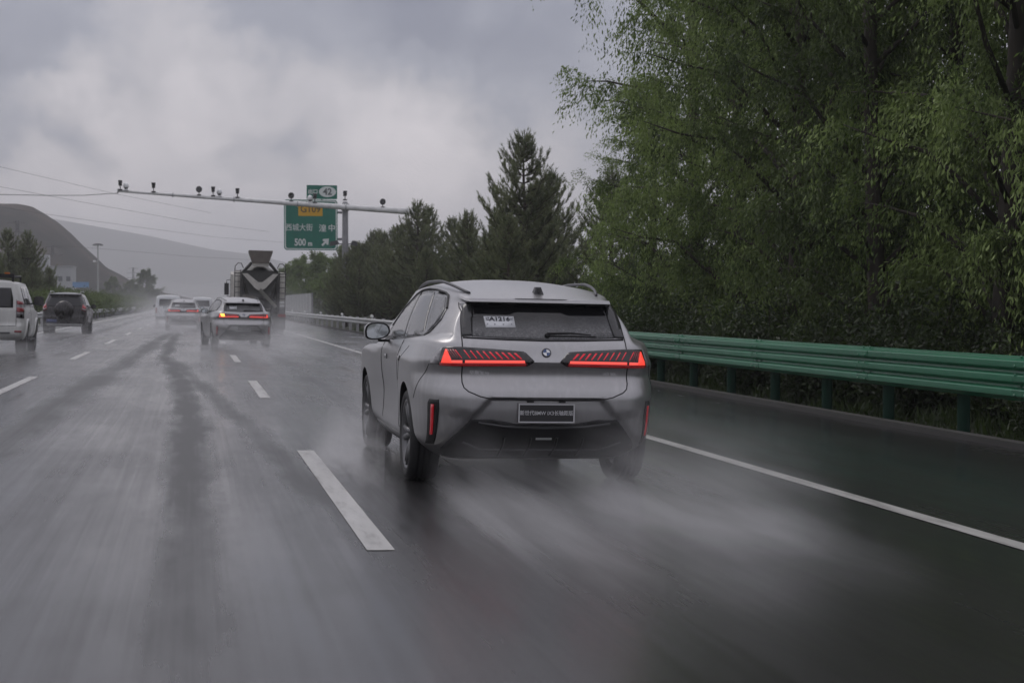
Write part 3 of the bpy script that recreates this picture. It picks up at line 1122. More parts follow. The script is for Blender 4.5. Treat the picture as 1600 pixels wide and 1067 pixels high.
    for x in (-.30, -.10, .10, .30):
        piece("diffuser_fin", P["black_plastic"], d, lambda b: sh.line(b, [(x, .40), (x, .25)], rad=.010, off=.010), fix=False)
    b = MB()
    p, nrm = sh.hit('rear', 0, .385)
    b.box(p + Vector((0, -.012, 0)), (.12, .016, .016))
    b.build("fog_lamp", P["device_grey"], d)
    # side glass and pillars
    for s, view in ((-1, 'left'), (1, 'right')):
        dlo = [(3.0, 1.048), (2.4, 1.062), (1.6, 1.086), (.82, 1.126), (.68, 1.18), (.60, 1.25), (.66, 1.34), (.86, 1.440), (.98, 1.462), (1.3, 1.488), (1.6, 1.498), (1.93, 1.488), (2.2, 1.455), (2.5, 1.35), (2.8, 1.18)]
        frame = piece("window_frame", P["gloss_black"], t, lambda b: sh.drape(b, dlo, view, off=.0035, step=.05))
        for pane in ([(2.90, 1.064), (2.40, 1.076), (1.66, 1.098), (1.98, 1.468), (2.18, 1.444), (2.47, 1.34), (2.74, 1.18)],
                     [(1.55, 1.102), (.90, 1.136), (1.33, 1.472), (1.60, 1.482), (1.88, 1.474)],
                     [(.83, 1.146), (.73, 1.19), (.655, 1.25), (.71, 1.335), (.89, 1.422), (1.0, 1.444), (1.24, 1.466)]):
            piece("window_pane", M_SIDEGLASS, frame, lambda b: sh.drape(b, pane, view, off=.0065, step=.05, thick=.002))
        piece("window_trim", P["black_plastic"], frame, lambda b: sh.line(b, dlo[6:] , view, .009, off=.004), fix=False)
        for y, z in ((1.42, .935), (2.60, .915)):
            b = MB()
            sh.drape(b, [(y - .11, z - .018), (y + .09, z - .020), (y + .11, z + .010), (y - .09, z + .014)], view, off=.006, step=.04)
            hd = b.build("door_handle", M_PAINT, t)
            b = MB()
            sh.drape(b, [(y - .115, z - .022), (y - .075, z - .022), (y - .075, z + .018), (y - .115, z + .018)], view, off=.0075, step=.02, thick=.004)
            b.build("handle_recess", P["gloss_black"], hd)
        b = MB()
        sh.drape(b, [(1.36, .30), (3.46, .30), (3.46, .215), (1.36, .215)], view, off=.010, step=.08)
        b.build("sill", P["grey_plastic"], t)
        # mirror
        b = MB()
        n, m = 12, 16
        rows = []
        for i in range(n + 1):
            u = i / n
            yy = 2.585 + .20 * u
            k = math.sqrt(max(0.0, 1 - (u * .98) ** 2.4))
            row = []
            for j in range(m):
                a = 2 * math.pi * j / m
                ca, sa = math.cos(a), math.sin(a)
                px = .112 * k * math.copysign(abs(ca) ** .75, ca) + .02 * u
                pz = .082 * k * math.copysign(abs(sa) ** .8, sa) * (1 if sa > 0 else .85) - (.018 * ca if sa < 0 else 0)
                row.append((s * (.985 - px * -1) if False else s * (.975 + px), yy, 1.125 + pz))
            rows.append(row)
        b.grid(rows, close=True)
        mr = b.build("door_mirror", M_PAINT, t)
        r0 = [(x, 2.578, z) for x, y, z in rows[0]]
        b = MB()
        cx, cz = sum(p[0] for p in r0) / m, sum(p[2] for p in r0) / m
        b.add(r0 + [(cx, 2.578, cz)], [(j, (j + 1) % m, m) for j in range(m)], False)
        b.grid([rows[0], r0], close=True)
        b.box((s * .895, 2.66, 1.045), (.13, .07, .022))
        b.build("mirror_surround", P["black_plastic"], mr)
        b = MB()
        g0 = [(cx + (x - cx) * .86, 2.570, cz + (z - cz) * .84) for x, y, z in r0]
        b.add(g0 + [(x, 2.580, z) for x, y, z in g0], [tuple(range(m))] + [(j, (j + 1) % m, m + (j + 1) % m, m + j) for j in range(m)], False)
        b.build("mirror_glass", P["mirror_silver"], mr)
        # roof rail
        b = MB()
        cx = curve([(.60, .500), (.78, .54), (1.1, .578), (1.45, .600), (1.95, .612), (2.4, .606), (2.78, .595)])
        cz = curve([(.60, 1.460), (.70, 1.478), (.88, 1.508), (1.15, 1.540), (1.45, 1.560), (1.95, 1.561), (2.3, 1.546), (2.6, 1.515), (2.78, 1.470)])
        pts = [(s * cx(.60 + 2.18 * k / 28), .60 + 2.18 * k / 28, cz(.60 + 2.18 * k / 28)) for k in range(29)]
        b.tube(pts, .012, 8, flat=.9)
        b.build("roof_rail", P["dark_alloy"], t)
        for y in WY:
            make_wheel(t, s * .815, y, WZ, WR, .235, s, .265, alloy="rim_grey")
    # aerial with its camera on the tail of the roof
    p, _ = sh.hit('top', 0.02, .52)
    b = MB()
    b.mi = 0; b.box((0.02, .54, p.z + .022), (.075, .10, .055), taper=.55)
    b.mi = 1; b.box((0.02, .487, p.z + .024), (.028, .012, .030))
    b.build("roof_camera", [P["grey_plastic"], P["gloss_black"]], t)
    return t, sh


def place(o, x, y, yaw=0.0, z=0.0):
    """stand a vehicle on the tilted carriageway"""
    o.location = (x, y, gz(x) + z)
    o.rotation_euler = (0, TILT, R(yaw))
    return o


suv, SUV_SHELL = make_electric_suv()
place(suv, 2.54, 11.48)
tag(suv, "large grey electric SUV in the foreground with red blade tail lights and a black plate", "car", "grey electric SUVs on the motorway")
suv2 = place(copy_tree(suv), 1.55, 51.5, 5.5)
tag(suv2, "second grey SUV, ahead across the lane dashes with its amber left indicator lit", "car")
suv3 = place(copy_tree(suv), -.56, 86)
tag(suv3, "farthest small grey electric SUV, blurred by spray beside the white minivan", "car")
b = MB()
SUV_SHELL.drape(b, [(-.70, .955), (-.60, .955), (-.62, 1.040), (-.73, 1.040)], off=.022, step=.03)
b.build("indicator", MATS["lamp_amber"], suv2)


# ---- other traffic
def car_lamp(sh, t, outline, m, s, off=.012, inner=(), view='rear'):
    lamp = piece("tail_light", m, t, lambda b: sh.drape(b, outline, view, off=off, step=.05), s if view == 'rear' else 1)
    for nm, o, mm in inner:
        piece(nm, mm, lamp, lambda b: sh.drape(b, o, view, off=off + .006, step=.05, thick=.003), s if view == 'rear' else 1)
    return lamp


def simple_mirror(t, m, x, y, z, s, w=.20, h=.17, d=.12):
    b = MB()
    rows = []
    for i in range(7):
        u = i / 6
        k = math.sqrt(max(0, 1 - (u * .97) ** 3))
        rows.append([(s * (x + w / 2 * k * math.copysign(abs(math.cos(a)) ** .6, math.cos(a))), y + d * u, z + h / 2 * k * math.copysign(abs(math.sin(a)) ** .6, math.sin(a))) for a in [2 * math.pi * j / 14 for j in range(14)]])
    b.grid(rows, close=True)
    b.box((s * (x - w / 2 - .05), y + .06, z - h * .3), (.14, .05, .04))
    mr = b.build("door_mirror", m, t)
    b = MB()
    b.add([(px, y - .002, pz) for px, py, pz in rows[0]], [tuple(range(14))])
    b.build("mirror_glass", MATS["gloss_black"], mr, fix=False)


def make_offroader():
    """white body-on-frame SUV with a roof rack and a covered spare wheel"""
    low = [(.36, .35, 4.40, .78, .16, .25), (.44, .10, 4.62, .88, .15, .24), (.56, .02, 4.74, .925, .14, .24), (.70, .02, 4.78, .935, .14, .24),
           (.80, .060, 4.78, .938, .13, .22), (.95, .065, 4.70, .938, .13, .22), (1.06, .070, 4.4, .930, .13, .22)]
    green = [(0, 1.12, .072, 3.85, .920, .13, .22), (.08, 1.17, .085, 3.75, .908, .12, .22), (.5, 1.42, .130, 3.30, .850, .12, .22), (.85, 1.64, .185, 3.0, .785, .12, .24), (1.0, 1.745, .215, 2.9, .755, .14, .25)]
    sh = Shell(low, green, [(0, 1.13), (4.6, 1.10)], [(0, 1.735), (1, 1.775), (3, 1.74)], [(0, 1.755), (.6, 1.83), (1.8, 1.85), (2.9, 1.80), (3.6, 1.78)], bow=.05, res=.6)
    t = thing("white_off_roader")
    P = MATS
    sh.body("body", [M_WHITEPAINT, P["black_plastic"]], t, [(.98, .40), (3.77, .40)], wr=.44, wx=.56)
    piece("rear_window", M_GLASS, t, lambda b: sh.drape(b, [(-.66, 1.16), (.66, 1.16), (.655, 1.4), (.60, 1.64), (-.60, 1.64), (-.655, 1.4)], off=.006, step=.08))
    for s, v in ((-1, 'left'), (1, 'right')):
        fr = piece("window_frame", P["gloss_black"], t, lambda b: sh.drape(b, [(3.55, 1.15), (.36, 1.17), (.42, 1.45), (.55, 1.665), (2.75, 1.69), (3.0, 1.55)], v, off=.004, step=.1))
        for pane in ([(3.40, 1.18), (2.05, 1.19), (2.05, 1.66), (2.72, 1.665), (2.95, 1.53)], [(1.98, 1.19), (1.05, 1.20), (1.05, 1.65), (1.98, 1.66)], [(.97, 1.20), (.43, 1.205), (.48, 1.44), (.59, 1.635), (.97, 1.645)]):
            piece("window_pane", M_GLASS, fr, lambda b: sh.drape(b, pane, v, off=.008, step=.1, thick=.002))
        car_lamp(sh, t, [(.735, .92), (.905, .90), (.905, 1.30), (.735, 1.34)], P["lamp_clear"], s, .014,
                 (("red_lens", [(.745, 1.06), (.90, 1.06), (.90, 1.16), (.745, 1.165)], P["lamp_red_passive"]),
                  ("red_lens", [(.745, 1.245), (.90, 1.235), (.90, 1.295), (.745, 1.33)], P["lamp_red_passive"]),
                  ("smoked_lens", [(.745, .93), (.90, .91), (.90, 1.02), (.745, 1.02)], P["lamp_black"])))
        piece("reflector", P["lamp_red_passive"], t, lambda b: sh.drape(b, [(.70, .56), (.86, .56), (.86, .61), (.70, .61)], off=.01, step=.05), s)
        piece("wheel_arch_flare", M_WHITEPAINT, t, lambda b: sh.line(b, [(.98 + .47 * math.cos(a), .40 + .47 * math.sin(a)) for a in [math.pi * k / 14 for k in range(15)]], v, .035, n=8), fix=False)
        piece("wheel_arch_flare", M_WHITEPAINT, t, lambda b: sh.line(b, [(3.77 + .47 * math.cos(a), .40 + .47 * math.sin(a)) for a in [math.pi * k / 14 for k in range(15)]], v, .035, n=8), fix=False)
        piece("running_board", P["grey_plastic"], t, lambda b: b.box((s * .88, 2.38, .36), (.16, 1.75, .05)))
        piece("door_joint", P["black_plastic"], t, lambda b: sh.line(b, [(2.02, 1.14), (2.02, .5)], v, .005), fix=False)
        piece("door_handle", P["chrome"], t, lambda b: sh.drape(b, [(1.15, 1.02), (1.36, 1.02), (1.36, 1.05), (1.15, 1.05)], v, off=.02, step=.1))
        piece("tailgate_joint", P["black_plastic"], t, lambda b: sh.line(b, [(.735, 1.36), (.735, .72), (.0, .70)], 'rear', .006), s, fix=False)
        simple_mirror(t, P["black_plastic"], 1.06, 2.95, 1.34, s, .26, .24)
        for y in (.98, 3.77):
            make_wheel(t, s * .80, y, .385, .385, .26, s, .235, 6, "rim_grey")
        piece("roof_rack_rail", P["black_plastic"], t, lambda b: b.tube([(s * .62, .45, 1.80), (s * .62, .5, 1.92), (s * .62, 2.6, 1.95), (s * .62, 2.65, 1.82)], .025, 8))
    for k in range(6):
        y = .55 + k * .40
        piece("roof_rack_bar", P["black_plastic"], t, lambda b: b.tube([(-.62, y, 1.93), (.62, y, 1.93)], .02, 6))
    piece("roof_rack_edge", P["black_plastic"], t, lambda b: b.box((0, .47, 1.945), (1.30, .05, .075)))
    for x in (.48, .20, -.30):
        piece("marker_lamp", P["orange_plastic"], t, lambda b: b.box((x, .50, 2.0), (.12, .05, .04)))
    b = MB()
    b.lathe([(.001, -.16), (.16, -.155), (.30, -.13), (.365, -.07), (.375, .02), (.36, .09)], (0, 0, 0), 'Y', 40)
    piece_o = b.build("spare_wheel_cover", M_WHITEPAINT, t, loc=(-.10, -.02, 1.02))
    piece("licence_plate", P["plate_blue"], t, lambda b: sh.drape(b, [(.36, .60), (.70, .60), (.70, .71), (.36, .71)], off=.015, step=.1), -1)
    piece("bumper_step", P["grey_plastic"], t, lambda b: b.box((0, .03, .55), (1.2, .10, .04)))
    return t


def make_dark_suv():
    """dark compact SUV seen from behind, a big spare wheel on its tailgate"""
    low = [(.28, .34, 4.1, .76, .2, .3), (.38, .12, 4.28, .85, .2, .3), (.50, .03, 4.36, .885, .2, .3), (.66, .02, 4.4, .90, .2, .3), (.80, .05, 4.38, .905, .2, .3), (.95, .06, 4.2, .90, .2, .3), (1.02, .068, 4.0, .893, .2, .3)]
    green = [(0, 1.06, .075, 3.55, .88, .18, .3), (.1, 1.12, .095, 3.42, .862, .17, .3), (.5, 1.34, .19, 3.0, .79, .16, .3), (.88, 1.56, .30, 2.7, .70, .15, .28), (1.0, 1.635, .26, 2.6, .67, .15, .28)]
    sh = Shell(low, green, [(0, 1.08), (4.4, 1.02)], [(0, 1.62), (1, 1.66), (2.6, 1.62)], [(0, 1.635), (.6, 1.70), (1.7, 1.73), (2.6, 1.68), (3.4, 1.66)], bow=.06, res=.6)
    t = thing("dark_suv")
    P = MATS
    sh.body("body", [M_DARKPAINT, P["black_plastic"]], t, [(.82, .35), (3.45, .35)], wr=.40, wx=.55)
    piece("rear_window", M_GLASS, t, lambda b: sh.drape(b, [(-.68, 1.13), (.68, 1.13), (.65, 1.33), (.58, 1.53), (-.58, 1.53), (-.65, 1.33)], off=.006, step=.08))
    piece("roof_spoiler", P["silver_print"], t, lambda b: b.box((0, .30, 1.655), (1.24, .16, .035)))
    for s, v in ((-1, 'left'), (1, 'right')):
        fr = piece("window_frame", P["gloss_black"], t, lambda b: sh.drape(b, [(3.1, 1.10), (.45, 1.12), (.52, 1.35), (.70, 1.575), (2.4, 1.60), (2.7, 1.46)], v, off=.004, step=.1))
        for pane in ([(2.95, 1.13), (1.75, 1.14), (1.75, 1.565), (2.36, 1.57), (2.62, 1.45)], [(1.68, 1.14), (.85, 1.15), (.85, 1.55), (1.68, 1.565)], [(.78, 1.15), (.50, 1.15), (.56, 1.34), (.72, 1.54), (.78, 1.545)]):
            piece("window_pane", M_GLASS, fr, lambda b: sh.drape(b, pane, v, off=.008, step=.1, thick=.002))
        car_lamp(sh, t, [(.70, 1.00), (.86, .92), (.885, 1.15), (.74, 1.24)], P["lamp_red_passive"], s, .014,
                 (("clear_lens", [(.725, 1.02), (.855, .955), (.865, 1.00), (.73, 1.06)], P["lamp_clear"]),
                  ("brake_lamp", [(.735, 1.10), (.86, 1.06), (.868, 1.10), (.74, 1.15)], P["reflector_red"])))
        piece("roof_rail", P["alloy"], t, lambda b: b.tube([(s * .60, .55, 1.70), (s * .62, .75, 1.755), (s * .63, 2.2, 1.765), (s * .62, 2.45, 1.70)], .02, 8))
        simple_mirror(t, P["black_plastic"], 1.02, 2.62, 1.14, s, .22, .17)
        piece("side_cladding", P["grey_plastic"], t, lambda b: sh.drape(b, [(1.3, .30), (2.95, .30), (2.95, .48), (1.3, .48)], v, off=.02, step=.15))
        for y in (.82, 3.45):
            make_wheel(t, s * .785, y, .345, .345, .235, s, .22, 5, "rim_grey")
    b = MB()
    b.lathe([(.001, -.20), (.20, -.195), (.33, -.16), (.385, -.09), (.39, .02), (.37, .10)], (0, 0, 0), 'Y', 40)
    b.build("spare_wheel_cover", M_DARKPAINT, t, loc=(0, -.02, .98))
    piece("licence_plate", P["plate_blue"], t, lambda b: sh.drape(b, [(.28, .44), (.72, .44), (.72, .58), (.28, .58)], off=.015, step=.1), -1)
    piece("lower_bumper", P["silver_print"], t, lambda b: sh.drape(b, [(-.70, .30), (.70, .30), (.74, .40), (-.74, .40)], off=.012, step=.08))
    return t


def make_minivan():
    low = [(.26, .25, 3.9, .70, .14, .2), (.34, .06, 4.05, .78, .14, .2), (.5, .02, 4.1, .815, .13, .2), (.8, .03, 4.1, .825, .13, .2), (1.0, .05, 4.0, .822, .13, .2)]
    green = [(0, 1.06, .055, 3.8, .815, .13, .2), (.5, 1.45, .10, 3.35, .775, .13, .2), (.9, 1.72, .16, 3.0, .73, .13, .2), (1.0, 1.80, .20, 2.9, .70, .14, .2)]
    sh = Shell(low, green, [(0, 1.06), (4.1, 1.02)], [(0, 1.79), (1, 1.81), (2.9, 1.77)], [(0, 1.81), (.6, 1.87), (1.8, 1.89), (3.4, 1.82)], bow=.05, res=.45)
    t = thing("minivan")
    P = MATS
    sh.body("body", [M_VANPAINT, P["black_plastic"]], t, [(.72, .30), (3.4, .30)], wr=.34, wx=.5)
    piece("rear_window", M_GLASS, t, lambda b: sh.drape(b, [(-.58, 1.16), (.58, 1.16), (.54, 1.62), (-.54, 1.62)], off=.006, step=.1))
    for s, v in ((-1, 'left'), (1, 'right')):
        piece("side_window", M_GLASS, t, lambda b: sh.drape(b, [(3.2, 1.1), (.35, 1.12), (.42, 1.66), (2.8, 1.66)], v, off=.005, step=.12))
        piece("tail_light", P["lamp_red_passive"], t, lambda b: sh.drape(b, [(.68, .72), (.79, .70), (.79, 1.05), (.69, 1.05)], off=.012, step=.06), s)
        simple_mirror(t, P["black_plastic"], .92, 3.1, 1.15, s, .17, .17)
        for y in (.72, 3.4):
            make_wheel(t, s * .71, y, .29, .29, .18, s, .18, 5, "rim_grey")
    piece("licence_plate", P["plate_blue"], t, lambda b: sh.drape(b, [(-.22, .78), (.22, .78), (.22, .92), (-.22, .92)], off=.012, step=.1))
    piece("rear_bumper", P["grey_plastic"], t, lambda b: sh.drape(b, [(-.74, .34), (.74, .34), (.76, .50), (-.76, .50)], off=.02, step=.1))
    return t


def make_mixer():
    """concrete mixer truck seen from behind; y = 0 at its tail"""
    t = thing("concrete_mixer_truck")
    P = MATS
    # frame, axles, mudguards
    piece("chassis", P["truck_dark"], t, lambda b: (b.box((-.42, 4.3, .95), (.10, 8.0, .28)), b.box((.42, 4.3, .95), (.10, 8.0, .28)), b.box((0, .5, .95), (.9, .16, .26)), b.box((0, 3.2, .95), (.9, .16, .26)), b.box((0, 6.6, .95), (.9, .16, .26))))
    for y in (1.55, 2.90, 6.3, 7.9):
        for s in (-1, 1):
            x = s * (.93 if y < 4 else 1.03)
            make_wheel(t, x, y, .52, .52, .56 if y < 4 else .32, s, .29, 8, "rim_grey")
    for s in (-1, 1):
        b = MB()
        rows = [[(s * .62, 2.22 + 1.42 * math.cos(a), .62 + .66 * math.sin(a)), (s * 1.25, 2.22 + 1.42 * math.cos(a), .62 + .66 * math.sin(a))] for a in [math.pi * k / 16 for k in range(17)]]
        b.grid(rows)
        b.build("mudguard", P["truck_dark"], t, fix=False)
        piece("tail_light", P["lamp_red_passive"], t, lambda b: b.box((s * 1.02, .10, .86), (.36, .08, .14)))
        piece("mud_flap", P["rubber"], t, lambda b: b.box((s * .94, .78, .48), (.58, .03, .60)))
    piece("rear_bumper", P["truck_dark"], t, lambda b: b.box((0, .10, .66), (2.30, .12, .16)))
    piece("licence_plate", P["sign_yellow"], t, lambda b: b.box((0, .04, .86), (.44, .03, .22)))
    # cab
    b = MB()
    b.prism([(7.05, .75), (9.05, .75), (9.12, 1.5), (8.9, 2.3), (8.55, 2.98), (7.25, 3.05), (7.05, 2.9)], -1.24, 1.24, 'X')
    cab = b.build("cab", P["truck_cream"], t)
    piece("cab_rear_window", P["gloss_black"], cab, lambda b: b.box((0, 7.04, 2.35), (.9, .02, .45)))
    for s in (-1, 1):
        piece("cab_side_window", P["gloss_black"], cab, lambda b: b.prism([(7.5, 1.75), (8.75, 1.75), (8.62, 2.25), (8.35, 2.75), (7.5, 2.75)], s * 1.242, s * 1.252, 'X'))
        m = MB()
        m.box((s * 1.42, 8.55, 2.16), (.24, .12, .62))
        m.tube([(s * 1.22, 8.6, 2.65), (s * 1.42, 8.6, 2.62), (s * 1.42, 8.6, 2.45)], .02, 6)
        m.tube([(s * 1.22, 8.6, 1.75), (s * 1.42, 8.6, 1.80)], .02, 6)
        m.build("wing_mirror", P["device_dark"], cab)
    # drum: tilted axis, wide in the middle, mouth up at the rear
    tilt = R(13)

    def ax(d, r, a):
        y0, z0 = 1.05, 2.72
        c, s_ = math.cos(tilt), math.sin(tilt)
        return (r * math.cos(a), y0 + d * c + r * math.sin(a) * s_, z0 - d * s_ + r * math.sin(a) * c)
    prof = [(-.05, .44), (0, .52), (.25, .60), (1.3, .93), (2.2, 1.13), (3.2, 1.17), (4.2, 1.05), (5.0, .72), (5.35, .45), (5.45, .02)]
    b = MB()
    rows = [[ax(d, r, 2 * math.pi * k / 40) for k in range(40)] for d, r in prof]
    b.grid(rows, close=True)
    b.mi = 1
    rows = [[ax(d, r, 2 * math.pi * k / 40) for k in range(40)] for d, r in ((-.05, .44), (.3, .38), (.8, .30), (.9, .01))]
    b.grid(rows, close=True)
    dr = b.build("drum", [P["truck_drum"], P["truck_dark"]], t)
    # spiral stripes painted as raised bands round the drum
    for ph in (0, math.pi):
        b = MB(); rows = []
        for k in range(40):
            u = k / 39
            d = .35 + 3.6 * u
            r = curve([(p[0], p[1]) for p in prof])(d) + .012
            a = ph + u * 3.6
            rows.append([ax(d, r, a), ax(d + .30, curve([(p[0], p[1]) for p in prof])(d + .30) + .012, a + .05)])
        b.grid(rows)
        b.build("drum_stripe", P["truck_cream"], dr, fix=False)
    # rear pedestal: an A-shaped pair of posts and the cross beam the hopper stands on
    for s in (-1, 1):
        piece("pedestal_post", P["truck_dark"], t, lambda b: (b.tube([(s * .86, .95, .95), (s * .80, .62, 2.92)], .085, 6), b.tube([(s * .80, .62, 2.92), (s * .42, .42, 3.36)], .075, 6), b.tube([(s * .60, 1.9, 1.0), (s * .82, .70, 2.4)], .06, 6)))
    piece("cross_beam", P["truck_dark"], t, lambda b: (b.box((0, .60, 2.93), (1.72, .12, .13)), b.box((0, .85, 1.62), (1.6, .10, .12))))
    # hopper: flared funnel with a pale band at its foot
    b = MB()
    rings = [(3.94, .56, .52, .12), (3.86, .56, .52, .12), (3.34, .38, .36, .30), (3.34, .34, .32, .30), (3.88, .51, .47, .12)]
    b.grid([[(x * w, .62 + y * dd - off + .2, z) for x, y in ((-1, -1), (1, -1), (1, 1), (-1, 1))] for z, w, dd, off in rings], smooth=False, close=True)
    hp = b.build("hopper", P["truck_hopper"], t)
    piece("hopper_band", P["truck_cream"], hp, lambda b: b.box((0, .42, 3.26), (.78, .34, .15)))
    # V-shaped discharge collar
    b = MB()
    b.prism([(-.86, 2.84), (-.60, 2.84), (-.10, 2.44), (.10, 2.44), (.60, 2.84), (.86, 2.84), (.26, 2.16), (.10, 2.06), (-.10, 2.06), (-.26, 2.16)], .34, .44, 'Y')
    b.build("discharge_collar", P["truck_cream"], t)
    b = MB()
    b.prism([(-.85, 2.86), (.85, 2.86), (.60, 2.10), (.46, 1.70), (-.46, 1.70), (-.60, 2.10)], .47, .56, 'Y')
    b.build("splash_shield", P["truck_dark"], t)
    # swivelling chute, folded to the right
    b = MB()
    p0, p1 = Vector((-.10, .22, 2.02)), Vector((.70, .30, 1.20))
    dv = (p1 - p0).normalized(); sd = Vector((0, 1, 0)); up = dv.cross(sd)
    rows = []
    for k in range(9):
        a = math.pi * k / 8
        rows.append([p0 + sd * (-.19 * math.cos(a)) + up * (.17 * math.sin(a)), p1 + sd * (-.17 * math.cos(a)) + up * (.15 * math.sin(a))])
    b.grid(rows)
    rows2 = [[Vector(q) + up * .012 for q in r] for r in rows]
    b.grid(rows2)
    b.build("chute", P["truck_drum"], t, fix=False)
    piece("chute_ram", P["truck_dark"], t, lambda b: b.tube([(0, .60, 1.25), (.25, .32, 1.62)], .05, 8))
    piece("folding_chute", P["truck_hopper"], t, lambda b: b.box((-.52, .40, 1.62), (.62, .16, .34), Matrix.Rotation(R(8), 3, 'Y')))
    # ladders, curved hand rails and the water tank beside the drum
    for s in (-1, 1):
        def rail(b):
            for xx in (.92, 1.20):
                b.tube([(s * xx, .62, 1.0), (s * xx, .60, 3.02)], .024, 6)
            for k in range(8):
                b.tube([(s * .92, .61, 1.15 + .26 * k), (s * 1.20, .61, 1.15 + .26 * k)], .018, 6)
        piece("ladder", P["truck_dark"], t, rail)
        piece("hand_rail", P["truck_dark"], t, lambda b: b.tube([(s * 1.20, .60, 2.98), (s * 1.19, .55, 3.18), (s * 1.06, .50, 3.33), (s * .90, .48, 3.32), (s * .80, .50, 3.10)], .022, 6))
        piece("platform", P["truck_dark"], t, lambda b: b.box((s * 1.05, .75, 2.86), (.36, .50, .04)))
    b = MB(); b.lathe([(.001, 0), (.20, .02), (.235, .08), (.235, 1.62), (.20, 1.68), (.001, 1.70)], (-1.0, 1.55, 1.30), 'Z', 24)
    b.build("water_tank", P["truck_cream"], t)
    b = MB(); b.lathe([(.001, 0), (.20, .02), (.235, .08), (.235, 1.32), (.20, 1.38), (.001, 1.40)], (1.0, 1.55, 1.55), 'Z', 24)
    b.build("additive_tank", P["truck_cream"], t)
    return t


off_roader = place(make_offroader(), -4.98, 40.3, 1.2)
tag(off_roader, "white off-road SUV with a black roof rack, cut by the left edge of the photo", "car")
dark_suv = place(make_dark_suv(), -5.36, 69.5, -.5)
tag(dark_suv, "dark brown SUV with a spare wheel on its tailgate, beside the left guard rail", "car")
van = place(make_minivan(), -1.62, 104)
tag(van, "white minivan far ahead in the left lane, half hidden behind a grey SUV", "van", "pale vans far ahead in the spray")
van2 = place(copy_tree(van), .62, 128)
tag(van2, "farthest pale van, a faint shape in the spray between two grey SUVs", "van")
mixer = place(make_mixer(), 3.07, 77)
tag(mixer, "muddy concrete mixer truck with a hopper and V-shaped cream collar, seen from behind", "truck")


# ------------------------------------------------------------------ roadside furniture
def far_back(t, y0, y1):
    """drawn for y0 and really standing at y1: larger and farther off, its foot sunk into the bank"""
    k = y1 / y0
    x, y, z = t.location
    t.location = (x * k, y1, CAM_H + (z - CAM_H) * k)
    t.scale = (k, k, k)


